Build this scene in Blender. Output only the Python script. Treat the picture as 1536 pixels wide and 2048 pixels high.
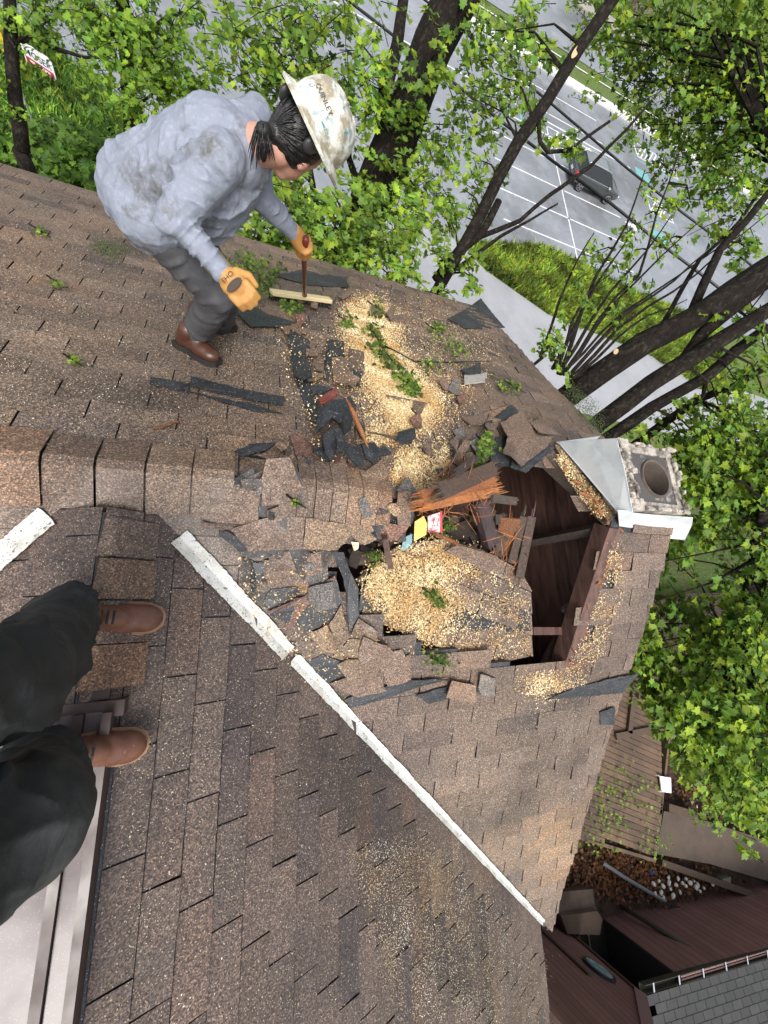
import bpy, bmesh, math, random
import numpy as np
from mathutils import Vector, Matrix, noise
random.seed(7); rng = np.random.default_rng(11)
for o in list(bpy.data.objects): bpy.data.objects.remove(o)
scene = bpy.context.scene
COL = scene.collection
# ------------------------------------------------------------------ camera
# camera at the origin; +X runs along the main ridge towards the chimney, +Z up
F = 800.0
def _n(v): return v / np.linalg.norm(v)
_x = _n(np.array([1997., -136., -F])); _y = np.array([-109., 2974., -F]); _y = _n(_y - _x * (_x @ _y)); _z = np.cross(_x, _y)
R = np.array([_x, _y, _z])
camd = bpy.data.cameras.new('camera'); cam = bpy.data.objects.new('camera', camd); COL.objects.link(cam)
cam.matrix_world = Matrix([list(R[0]) + [0], list(R[1]) + [0], list(R[2]) + [0], [0, 0, 0, 1]])
camd.sensor_fit = 'VERTICAL'; camd.sensor_height = 24; camd.lens = F / 2048 * 24
camd.clip_start = 0.02; camd.clip_end = 2000
scene.camera = cam
scene.render.resolution_x = 768; scene.render.resolution_y = 1024
# ------------------------------------------------------------------ world, sun, exposure (overcast day)
SUN_EL, SUN_AZ = math.radians(58), math.radians(200)
w = bpy.data.worlds.new("World"); scene.world = w; w.use_nodes = True
nt = w.node_tree; nt.nodes.clear()
wo = nt.nodes.new('ShaderNodeOutputWorld'); bg = nt.nodes.new('ShaderNodeBackground'); sky = nt.nodes.new('ShaderNodeTexSky')
sky.sky_type = 'NISHITA'; sky.sun_disc = False; sky.sun_elevation = SUN_EL; sky.sun_rotation = SUN_AZ
sky.air_density = 1.0; sky.dust_density = 6.0; sky.ozone_density = 1.0; sky.altitude = 100
hs = nt.nodes.new('ShaderNodeHueSaturation'); hs.inputs['Saturation'].default_value = 0.35
nt.links.new(sky.outputs[0], hs.inputs['Color']); nt.links.new(hs.outputs[0], bg.inputs[0]); nt.links.new(bg.outputs[0], wo.inputs[0])
bg.inputs[1].default_value = 0.14
sl = bpy.data.lights.new('sun', 'SUN'); sl.energy = 1.4; sl.angle = math.radians(25); sl.color = (1, 0.97, 0.92)
sun = bpy.data.objects.new('sun', sl); COL.objects.link(sun)
sd = Vector((math.sin(SUN_AZ) * math.cos(SUN_EL), math.cos(SUN_AZ) * math.cos(SUN_EL), math.sin(SUN_EL)))
sun.rotation_euler = sd.to_track_quat('Z', 'Y').to_euler()
scene.view_settings.view_transform = 'Standard'; scene.view_settings.look = 'None'; scene.view_settings.gamma = 1
scene.view_settings.exposure = 0.75
scene.cycles.max_bounces = 6; scene.cycles.diffuse_bounces = 3; scene.cycles.transparent_max_bounces = 8
try: scene.cycles.use_denoising = True
except Exception: pass
# ------------------------------------------------------------------ geometry helpers
H = 1.7; S = 0.55; YR = 0.355 * H; XA = -0.24 * H; XR = 2.9
CC = 1 / math.sqrt(1 + S * S)
def ray(px, py): return R @ np.array([(px - 768.), -(py - 1024.), -F])
def proj(p):
    c = R.T @ np.array(p, float)
    return (768 + c[0] / -c[2] * F, 1024 - c[1] / -c[2] * F)
def pz(px, py, z): r = ray(px, py); return Vector(r * (z / r[2]))
def py_(px, py, y): r = ray(px, py); return Vector(r * (y / r[1]))
def px_(px, py, x): r = ray(px, py); return Vector(r * (x / r[0]))
def pd(px, py, d): return Vector(ray(px, py) * (d / F))      # d = distance along the optical axis
def onA(px, py, dz=0): r = ray(px, py); return Vector(r * ((H - dz - S * XA) / (-r[2] - S * r[0])))
def onB(px, py, dz=0): r = ray(px, py); return Vector(r * ((H - dz + S * YR) / (-r[2] + S * r[1])))
def onC(px, py, dz=0): r = ray(px, py); return Vector(r * ((H - dz - S * YR) / (-r[2] - S * r[1])))
def inpoly(x, y, P):
    c = False; n = len(P); j = n - 1
    for i in range(n):
        xi, yi = P[i]; xj, yj = P[j]
        if (yi > y) != (yj > y) and x < (xj - xi) * (y - yi) / (yj - yi) + xi: c = not c
        j = i
    return c
class MB:
    """collects faces with a tint each; build() links them as one mesh object"""
    def __init__(s): s.v = []; s.f = []; s.c = []; s.m = []
    def face(s, pts, col=(1, 1, 1), mi=0):
        b = len(s.v); s.v += [tuple(p) for p in pts]; s.f.append(tuple(range(b, b + len(pts)))); s.c.append(col); s.m.append(mi)
    def prism(s, top, nrm, t, col=(1, 1, 1), side=None, mi=0, bottom=True):
        n = len(top); top = [Vector(p) for p in top]; d = Vector(nrm) * t
        b = len(s.v); s.v += [tuple(p) for p in top] + [tuple(p - d) for p in top]
        s.f.append(tuple(range(b, b + n))); s.c.append(col); s.m.append(mi)
        sc = side or col
        for i in range(n):
            j = (i + 1) % n
            s.f.append((b + i, b + n + i, b + n + j, b + j)); s.c.append(sc); s.m.append(mi)
        if bottom: s.f.append(tuple(b + n + i for i in reversed(range(n)))); s.c.append(sc); s.m.append(mi)
    def box(s, c, size, rot=None, col=(1, 1, 1), mi=0, taper=1.0):
        hx, hy, hz = [q / 2 for q in size]; M = rot or Matrix.Identity(3); c = Vector(c)
        P = []
        for z in (-1, 1):
            k = taper if z > 0 else 1
            for x, y in ((-1, -1), (1, -1), (1, 1), (-1, 1)): P.append(c + M @ Vector((x * hx * k, y * hy * k, z * hz)))
        b = len(s.v); s.v += [tuple(p) for p in P]
        for q in ((3, 2, 1, 0), (4, 5, 6, 7), (0, 1, 5, 4), (1, 2, 6, 5), (2, 3, 7, 6), (3, 0, 4, 7)):
            s.f.append(tuple(b + i for i in q)); s.c.append(col); s.m.append(mi)
    def beam(s, a, b, w_, t_, up=(0, 0, 1), col=(1, 1, 1), mi=0):
        a = Vector(a); b = Vector(b); d = (b - a); L = d.length; d.normalize(); u = Vector(up); u = (u - d * u.dot(d)).normalized(); r = d.cross(u)
        M = Matrix((r, u, d)).transposed(); M = Matrix([[r[i], u[i], d[i]] for i in range(3)])
        s.box((a + b) / 2, (w_, t_, L), M, col, mi)
    def tube(s, pts, rad, n=8, col=(1, 1, 1), mi=0, cap=True):
        pts = [Vector(p) for p in pts]; rings = []; pu = None
        for i, p in enumerate(pts):
            d = (pts[min(i + 1, len(pts) - 1)] - pts[max(i - 1, 0)])
            if d.length < 1e-9: d = Vector((0, 0, 1))
            d.normalize()
            u = (pu - d * pu.dot(d)) if pu is not None else d.orthogonal()
            if u.length < 1e-6: u = d.orthogonal()
            u.normalize(); pu = u; v = d.cross(u); r = rad[i] if isinstance(rad, (list, tuple)) else rad
            b = len(s.v); s.v += [tuple(p + (u * math.cos(2 * math.pi * k / n) + v * math.sin(2 * math.pi * k / n)) * r) for k in range(n)]
            rings.append(b)
        for a, b in zip(rings, rings[1:]):
            for k in range(n):
                s.f.append((a + k, a + (k + 1) % n, b + (k + 1) % n, b + k)); s.c.append(col); s.m.append(mi)
        if cap:
            s.f.append(tuple(rings[0] + k for k in reversed(range(n)))); s.c.append(col); s.m.append(mi)
            s.f.append(tuple(rings[-1] + k for k in range(n))); s.c.append(col); s.m.append(mi)
    def build(s, name, mats, parent=None, smooth=False):
        me = bpy.data.meshes.new(name); me.from_pydata(s.v, [], s.f); me.update()
        if not isinstance(mats, (list, tuple)): mats = [mats]
        for m in mats: me.materials.append(m)
        nf = len(s.f)
        me.polygons.foreach_set('material_index', s.m)
        at = me.attributes.new('tint', 'FLOAT_COLOR', 'CORNER')
        ln = np.array([len(f) for f in s.f]); c = np.ones((nf, 4)); c[:, :3] = np.array(s.c).reshape(nf, 3)
        at.data.foreach_set('color', np.repeat(c, ln, axis=0).ravel())
        if smooth: me.polygons.foreach_set('use_smooth', [True] * nf)
        o = bpy.data.objects.new(name, me); COL.objects.link(o)
        if parent: o.parent = parent
        return o
def raw(name, verts, faces, mat, parent=None, smooth=False, tint=None):
    """fast numpy mesh: faces is an (n,k) array"""
    me = bpy.data.meshes.new(name); verts = np.asarray(verts, np.float32); faces = np.asarray(faces, np.int32)
    nf, k = faces.shape
    me.vertices.add(len(verts)); me.vertices.foreach_set('co', verts.ravel())
    me.loops.add(nf * k); me.loops.foreach_set('vertex_index', faces.ravel())
    me.polygons.add(nf); me.polygons.foreach_set('loop_start', np.arange(nf, dtype=np.int32) * k)
    me.update(calc_edges=True); me.validate()
    me.materials.append(mat)
    if tint is not None:
        at = me.attributes.new('tint', 'FLOAT_COLOR', 'CORNER'); c = np.ones((nf, 4)); c[:, :3] = tint
        at.data.foreach_set('color', np.repeat(c, k, axis=0).ravel())
    if smooth: me.polygons.foreach_set('use_smooth', [True] * nf)
    o = bpy.data.objects.new(name, me); COL.objects.link(o)
    if parent: o.parent = parent
    return o
def empty(name, loc=(0, 0, 0)):
    o = bpy.data.objects.new(name, None); COL.objects.link(o); o.location = loc; o.empty_display_size = 0.1; return o
def tag(o, label=None, cat=None, group=None, kind=None):
    if label: o['label'] = label
    if cat: o['category'] = cat
    if group: o['group'] = group
    if kind: o['kind'] = kind
    return o
def adopt(ch, par):
    """parent, keeping the mesh where it is"""
    ch.parent = par; ch.matrix_parent_inverse = Matrix.Translation(-Vector(par.location)); return ch
# ------------------------------------------------------------------ materials
def mat(name, base=(.5, .5, .5), rough=.6, tint=False, spec=.5, metal=0, n1=None, n2=None, bump=None, speck=None, coat=0, stretch=None, rvar=None, trans=0):
    """n1/n2: (scale, colour, lo, hi, amount) colour noise; bump: (scale, strength, dist); speck: (scale, colour, thr)"""
    m = bpy.data.materials.new(name); m.use_nodes = True; nt = m.node_tree; N = nt.nodes; L = nt.links
    p = N['Principled BSDF']; p.inputs['Roughness'].default_value = rough; p.inputs['Specular IOR Level'].default_value = spec; p.inputs['Metallic'].default_value = metal
    p.inputs['Coat Weight'].default_value = coat; p.inputs['Coat Roughness'].default_value = .15
    tc = N.new('ShaderNodeTexCoord'); mp = N.new('ShaderNodeMapping'); L.new(tc.outputs['Object'], mp.inputs[0])
    if stretch: mp.inputs['Scale'].default_value = stretch
    V = mp.outputs[0]
    rgb = N.new('ShaderNodeRGB'); rgb.outputs[0].default_value = (*base, 1); cur = rgb.outputs[0]
    def mix(a, b, fac, mode='MIX'):
        x = N.new('ShaderNodeMix'); x.data_type = 'RGBA'; x.blend_type = mode
        if isinstance(fac, float): x.inputs[0].default_value = fac
        else: L.new(fac, x.inputs[0])
        if isinstance(a, tuple): x.inputs[6].default_value = (*a, 1)
        else: L.new(a, x.inputs[6])
        if isinstance(b, tuple): x.inputs[7].default_value = (*b, 1)
        else: L.new(b, x.inputs[7])
        return x.outputs[2]
    def mr(src, lo, hi, a=0., b=1.):
        q = N.new('ShaderNodeMapRange'); L.new(src, q.inputs[0]); q.inputs[1].default_value = lo; q.inputs[2].default_value = hi; q.inputs[3].default_value = a; q.inputs[4].default_value = b; return q.outputs[0]
    if tint:
        a = N.new('ShaderNodeAttribute'); a.attribute_name = 'tint'; cur = mix(cur, a.outputs['Color'], 1.0, 'MULTIPLY')
    for q in (n1, n2):
        if q:
            t = N.new('ShaderNodeTexNoise'); t.inputs['Scale'].default_value = q[0]; t.inputs['Detail'].default_value = 6; t.inputs['Roughness'].default_value = .65; L.new(V, t.inputs['Vector'])
            cur = mix(cur, q[1], mr(t.outputs['Fac'], q[2], q[3], 0., q[4]))
    if speck:
        for q in (speck if isinstance(speck, list) else [speck]):
            t = N.new('ShaderNodeTexVoronoi'); t.inputs['Scale'].default_value = q[0]; L.new(V, t.inputs['Vector'])
            cur = mix(cur, q[1], mr(t.outputs['Distance'], q[2], q[2] - .06))
    L.new(cur, p.inputs['Base Color'])
    if rvar:
        t = N.new('ShaderNodeTexNoise'); t.inputs['Scale'].default_value = rvar[0]; t.inputs['Detail'].default_value = 4; L.new(V, t.inputs['Vector'])
        L.new(mr(t.outputs['Fac'], .35, .65, rvar[1], rvar[2]), p.inputs['Roughness'])
    if bump:
        t = N.new('ShaderNodeTexNoise'); t.inputs['Scale'].default_value = bump[0]; t.inputs['Detail'].default_value = 5; L.new(V, t.inputs['Vector'])
        b = N.new('ShaderNodeBump'); b.inputs['Strength'].default_value = bump[1]; b.inputs['Distance'].default_value = bump[2]; L.new(t.outputs['Fac'], b.inputs['Height']); L.new(b.outputs[0], p.inputs['Normal'])
    if trans:
        tr = N.new('ShaderNodeBsdfTranslucent'); ms = N.new('ShaderNodeMixShader'); ms.inputs[0].default_value = trans
        L.new(cur, tr.inputs[0]); L.new(p.outputs[0], ms.inputs[1]); L.new(tr.outputs[0], ms.inputs[2]); L.new(ms.outputs[0], N['Material Output'].inputs[0])
    return m
def shingle_mat(name, white=.5, stains=True):
    """mineral granules: coloured grains, pale flecks, broad weathering stains"""
    m = mat(name, (1, 1, 1), .55, tint=True); nt = m.node_tree; N = nt.nodes; L = nt.links; p = N['Principled BSDF']
    src = p.inputs['Base Color'].links[0].from_socket
    tc = [n for n in N if n.bl_idname == 'ShaderNodeTexCoord'][0].outputs['Object']
    def vor(sc):
        v = N.new('ShaderNodeTexVoronoi'); v.inputs['Scale'].default_value = sc; L.new(tc, v.inputs['Vector']); return v
    def ramp(fac, stops):
        r = N.new('ShaderNodeValToRGB'); r.color_ramp.interpolation = 'LINEAR'
        e = r.color_ramp.elements
        e[0].position = stops[0][0]; e[0].color = (*stops[0][1], 1); e[1].position = stops[-1][0]; e[1].color = (*stops[-1][1], 1)
        for s_ in stops[1:-1]: q = e.new(s_[0]); q.color = (*s_[1], 1)
        L.new(fac, r.inputs[0]); return r.outputs[0]
    def mixc(a, b, f, mode):
        x = N.new('ShaderNodeMix'); x.data_type = 'RGBA'; x.blend_type = mode
        if isinstance(f, float): x.inputs[0].default_value = f
        else: L.new(f, x.inputs[0])
        L.new(a, x.inputs[6])
        if isinstance(b, tuple): x.inputs[7].default_value = (*b, 1)
        else: L.new(b, x.inputs[7])
        return x.outputs[2]
    v1 = vor(230); sep = N.new('ShaderNodeSeparateColor'); L.new(v1.outputs['Color'], sep.inputs[0])
    g = ramp(sep.outputs[0], [(0, (.30, .28, .28)), (.35, (.72, .70, .69)), (.7, (1.2, 1.16, 1.12)), (.9, (1.75, 1.65, 1.5)), (1, (2.7, 2.5, 2.2))])
    cur = mixc(src, g, 1.0, 'MULTIPLY')
    if stains:
        t = N.new('ShaderNodeTexNoise'); t.inputs['Scale'].default_value = 1.6; t.inputs['Detail'].default_value = 7; t.inputs['Roughness'].default_value = .62; L.new(tc, t.inputs['Vector'])
        st = ramp(t.outputs['Fac'], [(.32, (.55, .55, .56)), (.47, (.95, .95, .95)), (.56, (1.05, 1.02, .98)), (.7, (1.4, 1.28, 1.1))])
        cur = mixc(cur, st, 1.0, 'MULTIPLY')
    # washed-down bright flecks
    v2 = vor(210); sp2 = N.new('ShaderNodeSeparateColor'); L.new(v2.outputs['Color'], sp2.inputs[0])
    t2 = N.new('ShaderNodeTexNoise'); t2.inputs['Scale'].default_value = 2.3; t2.inputs['Detail'].default_value = 5; L.new(tc, t2.inputs['Vector'])
    mrn = N.new('ShaderNodeMapRange'); L.new(t2.outputs['Fac'], mrn.inputs[0]); mrn.inputs[1].default_value = .35; mrn.inputs[2].default_value = .65; mrn.inputs[3].default_value = .985; mrn.inputs[4].default_value = .988 - white * .13
    gt = N.new('ShaderNodeMath'); gt.operation = 'GREATER_THAN'; L.new(sp2.outputs[1], gt.inputs[0]); L.new(mrn.outputs[0], gt.inputs[1])
    dd = N.new('ShaderNodeMath'); dd.operation = 'LESS_THAN'; L.new(v2.outputs['Distance'], dd.inputs[0]); dd.inputs[1].default_value = .42
    mu = N.new('ShaderNodeMath'); mu.operation = 'MULTIPLY'; L.new(gt.outputs[0], mu.inputs[0]); L.new(dd.outputs[0], mu.inputs[1])
    cur = mixc(cur, (.40, .35, .28), mu.outputs[0], 'MIX')
    L.new(cur, p.inputs['Base Color'])
    b = N.new('ShaderNodeBump'); b.inputs['Strength'].default_value = .6; b.inputs['Distance'].default_value = .002; L.new(sep.outputs[1], b.inputs['Height']); L.new(b.outputs[0], p.inputs['Normal'])
    t3 = N.new('ShaderNodeTexNoise'); t3.inputs['Scale'].default_value = 3; L.new(tc, t3.inputs['Vector'])
    m3 = N.new('ShaderNodeMapRange'); L.new(t3.outputs['Fac'], m3.inputs[0]); m3.inputs[1].default_value = .4; m3.inputs[2].default_value = .6; m3.inputs[3].default_value = .42; m3.inputs[4].default_value = .7; L.new(m3.outputs[0], p.inputs['Roughness'])
    return m
M_SH = shingle_mat('shingle_granules', .35)
M_FELT = mat('wet_roofing_felt', (.016, .018, .022), .5, tint=True, n1=(5, (.045, .048, .055), .45, .7, .8), speck=[(80, (.42, .36, .24), .17), (210, (.14, .15, .17), .24)], bump=(160, .5, .003))
M_DECKW = mat('weathered_sheathing', (.12, .07, .045), .7, n1=(3, (.03, .02, .015), .4, .65, .8), bump=(60, .4, .004), stretch=(1, 12, 12))
M_DARKW = mat('old_dark_attic_boards', (.135, .072, .056), .55, tint=True, n1=(4, (.014, .008, .007), .35, .7, .8), n2=(22, (.12, .065, .04), .6, .8, .5), bump=(40, .4, .004), stretch=(6, 1, 6))
M_FRESH = mat('freshly_splintered_wood', (.36, .13, .04), .6, tint=True, n1=(9, (.12, .045, .02), .4, .65, .7), n2=(30, (.62, .40, .18), .52, .7, .8), bump=(90, .7, .006), stretch=(1.5, 9, 9))
M_OLDW = mat('grey_splintered_lumber', (.10, .075, .06), .75, tint=True, n1=(8, (.03, .022, .018), .4, .65, .7), n2=(40, (.4, .32, .2), .6, .75, .8), bump=(80, .7, .006), stretch=(1.5, 9, 9))
M_SAW = mat('sawdust', (.70, .53, .27), .85, tint=True, n1=(7, (.46, .25, .08), .45, .65, .5), bump=(220, 1, .004))
M_WHITE = mat('white_coated_metal', (.62, .65, .66), .4, n1=(5, (.34, .40, .44), .5, .72, .6), speck=[(55, (.09, .09, .07), .10), (110, (.1, .1, .08), .12)], bump=(30, .25, .003))
M_STRIP = mat('white_valley_coating', (.56, .57, .55), .6, n1=(9, (.33, .31, .26), .46, .66, .8), n2=(48, (.07, .065, .055), .60, .64, .9), speck=[(95, (.05, .05, .04), .19), (60, (.09, .08, .06), .15)], bump=(50, .5, .003))
M_BRNMET = mat('brown_wet_metal', (.05, .028, .024), .5, spec=.6, n1=(8, (.04, .025, .022), .4, .7, .7), rvar=(6, .35, .6))
M_GLAZE = mat('frosted_skylight_glazing', (.085, .065, .066), .55, spec=.25, n1=(3, (.15, .125, .13), .4, .65, .8), speck=(120, (.2, .14, .13), .22), rvar=(4, .12, .4))
# ------------------------------------------------------------------ the house
house = empty('house', (0.5, 0, -15))
tag(house, 'large house with weathered brown shingle roof torn open beside the chimney', 'house')
def part(o, par=None): return adopt(o, par or house) if par is None else adopt(o, par)
roof = empty('roof', (0.5, 0.6, -1.7)); adopt(roof, house)
def rpart(o):
    o.parent = roof; o.matrix_parent_inverse = Matrix.Translation(-(Vector(roof.location))); return o
# roof planes in (u along the course, v down the slope)
class Plane:
    def __init__(s, O, U, V): s.O = Vector(O); s.U = Vector(U).normalized(); s.V = Vector(V).normalized(); s.N = s.U.cross(s.V).normalized(); s.N = s.N if s.N.z > 0 else -s.N
    def at(s, u, v, n=0): return s.O + s.U * u + s.V * v + s.N * n
    def uv(s, p): d = Vector(p) - s.O; return d.dot(s.U), d.dot(s.V)
PC = Plane((0, YR, -H), (1, 0, 0), (0, CC, -S * CC))
PB = Plane((0, YR, -H), (1, 0, 0), (0, -CC, -S * CC))
PA = Plane((XA, 0, -H), (0, 1, 0), (CC, 0, -S * CC))
PA2 = Plane((XA, 0, -H), (0, 1, 0), (-CC, 0, -S * CC))
def sstep(a, b, x): t = min(1, max(0, (x - a) / (b - a))); return t * t * (3 - 2 * t)
def sag(p):
    """the broken ridge line sinks towards the hole, and the old roof waves a little"""
    x, y, z = p
    d = -0.15 * sstep(0.0, 1.0, x) * (1 - sstep(1.9, 2.3, x)) * math.exp(-((y - YR) / .38) ** 2)
    d += 0.012 * noise.noise(Vector((x * 1.3, y * 1.3, 5.1)))
    if x > 2.3: d += 0.02 * noise.noise(Vector((x * 2, y * 2, 1)))
    return Vector((x, y, z + d))
def clip(P, a, b, c):
    out = []; n = len(P)
    for i in range(n):
        p, q = P[i], P[(i + 1) % n]; dp = a * p[0] + b * p[1] + c; dq = a * q[0] + b * q[1] + c
        if dp >= 0: out.append(p)
        if (dp >= 0) != (dq >= 0): t = dp / (dp - dq); out.append((p[0] + (q[0] - p[0]) * t, p[1] + (q[1] - p[1]) * t))
    return out
HOLE = [(985, 925), (1085, 903), (1118, 918), (1228, 1047), (1196, 1200), (1130, 1338), (1062, 1342), (960, 1320), (870, 1300), (760, 1278), (690, 1240),
        (672, 1160), (640, 1120), (690, 1085), (770, 1075), (845, 1030), (850, 990), (900, 962), (960, 950)]
TAB = .198 * H; EXP = .0768 * H
def tabcol(px, py, kind):
    r = random.random()
    base = np.array([.135, .101, .081])
    if kind == 'A': base = np.array([.092, .070, .062])
    if kind == 'B': base = np.array([.122, .092, .076])
    if kind == 'R': base = np.array([.150, .108, .082])
    k = random.uniform(.82, 1.2)
    c = base * k
    if kind == 'R': c = base * random.choice([(1.08, .96, .86), (.9, .9, .92), (1.1, 1.12, 1.1), (.95, .86, .8), (.8, .78, .78), (1.2, 1.15, 1.05)]) * random.uniform(.85, 1.15)
    elif r < .07: c = c * np.array([1.08, 1.0, .94])
    elif r < .18: c = c * np.array([1.12, 1.15, 1.15])
    elif r < .24: c = c * np.array([.7, .72, .8])
    # weathering with a shape of its own: dark algae along the valley foot, tan worn patches
    def g(x, y, sx, sy): return math.exp(-((px - x) / sx) ** 2 - ((py - y) / sy) ** 2)
    if kind == 'A': c = c * (1 - .58 * min(1, g(700, 1560, 110, 130) + g(820, 1750, 90, 110) + g(930, 1900, 90, 110))) * (1 + .5 * g(900, 1740, 50, 60)); c = c + np.array([.05, .035, .015]) * (g(900, 1740, 50, 60) + .6 * g(1040, 2000, 70, 120))
    if kind == 'B': c = c + np.array([.10, .06, .02]) * g(1120, 1690, 50, 70) + np.array([.03, .025, .015]) * g(1000, 1700, 120, 150)
    if kind == 'C': c = c * (1 - .25 * g(620, 640, 120, 90)) + np.array([.02, .018, .014]) * g(150, 850, 250, 120)
    return tuple(c)
def tabs(mb, pl, us, vs, clips, kind, hole=None, sagf=sag, tab=TAB, expo=EXP, ph=0, curl=.0015, keep=None, sh=.38):
    j0 = int(math.floor(vs[0] / expo)); j1 = int(math.ceil(vs[1] / expo))
    for j in range(j0, j1):
        off = ph + ((j * sh) % 1.0) * tab + random.uniform(-.006, .006)
        i0 = int(math.floor((us[0] - off) / tab)); i1 = int(math.ceil((us[1] - off) / tab))
        for i in range(i0, i1):
            a = off + i * tab; g = .005 + random.random() * .003
            va, vb = j * expo + .0065, (j + 1) * expo + random.uniform(-.003, .001)
            P = [(a + g / 2, va), (a + tab - g / 2, va), (a + tab - g / 2, vb), (a + tab * .66, vb + random.uniform(-.002, .002)), (a + tab * .33, vb + random.uniform(-.002, .002)), (a + g / 2, vb)]
            for c in clips:
                P = clip(P, *c)
                if len(P) < 3: break
            if len(P) < 3: continue
            cu = sum(q[0] for q in P) / len(P); cv = sum(q[1] for q in P) / len(P); w3 = pl.at(cu, cv); q2 = proj(w3)
            if hole and inpoly(q2[0], q2[1], hole): continue
            if keep and not keep(q2[0], q2[1], w3): continue
            col = tabcol(*q2, kind)
            l0 = random.uniform(.007, .011) + (random.random() ** 6) * .012; tw = random.uniform(-curl, curl)
            def lift(u, v): return .0012 + (l0 + tw * (1 if u > a + tab / 2 else -1)) * (v - va) / expo
            top = [sagf(pl.at(u, v, lift(u, v))) for u, v in P]
            bot = [sagf(pl.at(u, v, -.001)) for u, v in P]
            b = len(mb.v); n = len(P); mb.v += [tuple(p) for p in top] + [tuple(p) for p in bot]
            fl = (top[1] - top[0]).cross(top[2] - top[0]).dot(pl.N) < 0
            mb.f.append(tuple(reversed(range(b, b + n))) if fl else tuple(range(b, b + n))); mb.c.append(col); mb.m.append(0)
            sc = tuple(x * .14 for x in col)  # black tar edge, darkened further to paint in the course shadow lines
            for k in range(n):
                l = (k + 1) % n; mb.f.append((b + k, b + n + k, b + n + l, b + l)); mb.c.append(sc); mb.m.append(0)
def deck(pl, us, vs, clips, hole=None, cell=.06, name='underlay'):
    """felt-covered sheathing under the shingles, with the hole cut out; solid so that its broken edge shows"""
    verts = {}; V = []; Fs = []
    def vid(i, j):
        if (i, j) not in verts: verts[(i, j)] = len(V); V.append(tuple(sag(pl.at(i * cell, j * cell, -.003))))
        return verts[(i, j)]
    for i in range(int(us[0] / cell), int(us[1] / cell)):
        for j in range(int(vs[0] / cell), int(vs[1] / cell)):
            cu, cv = (i + .5) * cell, (j + .5) * cell
            if any(a * cu + b * cv + c < 0 for a, b, c in clips): continue
            q = proj(pl.at(cu, cv))
            if hole and inpoly(q[0], q[1], hole): continue
            f = (vid(i, j), vid(i + 1, j), vid(i + 1, j + 1), vid(i, j + 1)); Fs.append(f)
    me = bpy.data.meshes.new(name); me.from_pydata(V, [], Fs); me.materials.append(M_FELT); me.materials.append(M_DECKW)
    at = me.attributes.new('tint', 'FLOAT_COLOR', 'CORNER'); at.data.foreach_set('color', [1.0] * (4 * len(me.loops)))
    if pl.U.cross(pl.V).z < 0:
        for p in me.polygons: p.flip()
    o = bpy.data.objects.new(name, me); COL.objects.link(o)
    sm = o.modifiers.new('thick', 'SOLIDIFY'); sm.thickness = .022; sm.offset = -1; sm.material_offset = 1; sm.material_offset_rim = 1
    return rpart(o)
EAVE = 3.65
cC = [(-1, 0, XR), (0, -1, EAVE), (0, 1, 0)]
cB = [(-1, 0, XR - .02), (1, -CC, -XA), (0, 1, 0)]
cB2 = [(-1, -CC, XA), (0, 1, 0)]
cA = [(-1, 0, .44), (-1, -CC, YR), (0, -1, 3.5), (0, 1, 0), (1, 0, 5.5)]
cA2 = [(-1, 0, .44), (-1, -CC, YR), (0, -1, 3.5), (0, 1, 0), (1, 0, 5.5)]
sky_cut = lambda x, y, w3: not (w3.x < -.30 - .004 and w3.y < -.20)
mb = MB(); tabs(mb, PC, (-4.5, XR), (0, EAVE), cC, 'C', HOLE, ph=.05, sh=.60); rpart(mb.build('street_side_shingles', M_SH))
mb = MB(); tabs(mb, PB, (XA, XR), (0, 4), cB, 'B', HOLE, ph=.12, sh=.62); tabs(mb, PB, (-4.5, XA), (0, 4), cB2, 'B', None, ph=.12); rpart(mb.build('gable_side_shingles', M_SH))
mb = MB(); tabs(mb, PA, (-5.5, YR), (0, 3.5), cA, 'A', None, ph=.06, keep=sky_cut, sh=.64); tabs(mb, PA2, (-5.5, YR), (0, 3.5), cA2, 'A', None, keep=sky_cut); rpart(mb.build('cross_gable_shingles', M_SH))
deck(PC, (-4.5, 3), (0, 3.8), cC, HOLE, name='street_side_underlay'); deck(PB, (XA, 3), (0, 4.2), cB, HOLE, name='gable_side_underlay'); deck(PB, (-4.5, XA + .1), (0, 4.2), cB2, name='gable_side_underlay')
deck(PA, (-5.5, YR), (0, 3.6), cA, name='cross_gable_underlay'); deck(PA2, (-5.5, YR), (0, 3.6), cA2, name='cross_gable_underlay')
# ridge caps
def cap_run(mb, p0, p1, n0, wl, wr, step, nl, nr, kind='R', rnd=1, tints=None):
    """folded cap shingles along p0->p1; nl / nr: directions down each side"""
    d = (Vector(p1) - Vector(p0)); L = d.length; d.normalize(); n = int(L / step)
    for i in range(n):
        a = Vector(p0) + d * (i * step); b = a + d * (step - random.uniform(.0045, .007))
        c = tabcol(0, 0, kind) if not tints else tints[i % len(tints)]
        wj = wl * (1 + random.uniform(-.06, .06)); wk = wr * (1 + random.uniform(-.06, .06))
        up = Vector((0, 0, 1)); l0, l1 = (.019 + random.random() * .006 * rnd, .012)
        def prof(q, l):
            return [q + Vector(nl) * wj + up * (l * .55), q + Vector(nl) * (wj * .12) + up * (l + .001), q + Vector(nr) * (wk * .12) + up * (l + .001), q + Vector(nr) * wk + up * (l * .55)]
        A_ = [sag(q) for q in prof(a, l1)]; B_ = [sag(q) for q in prof(b, l0)]
        for k in range(3):
            top = [A_[k], A_[k + 1], B_[k + 1], B_[k]]
            nn = (top[1] - top[0]).cross(top[3] - top[0]).normalized()
            if nn.z < 0: top.reverse(); nn = -nn
            mb.prism(top, nn, .008, c, tuple(x * .1 for x in c))
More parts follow.
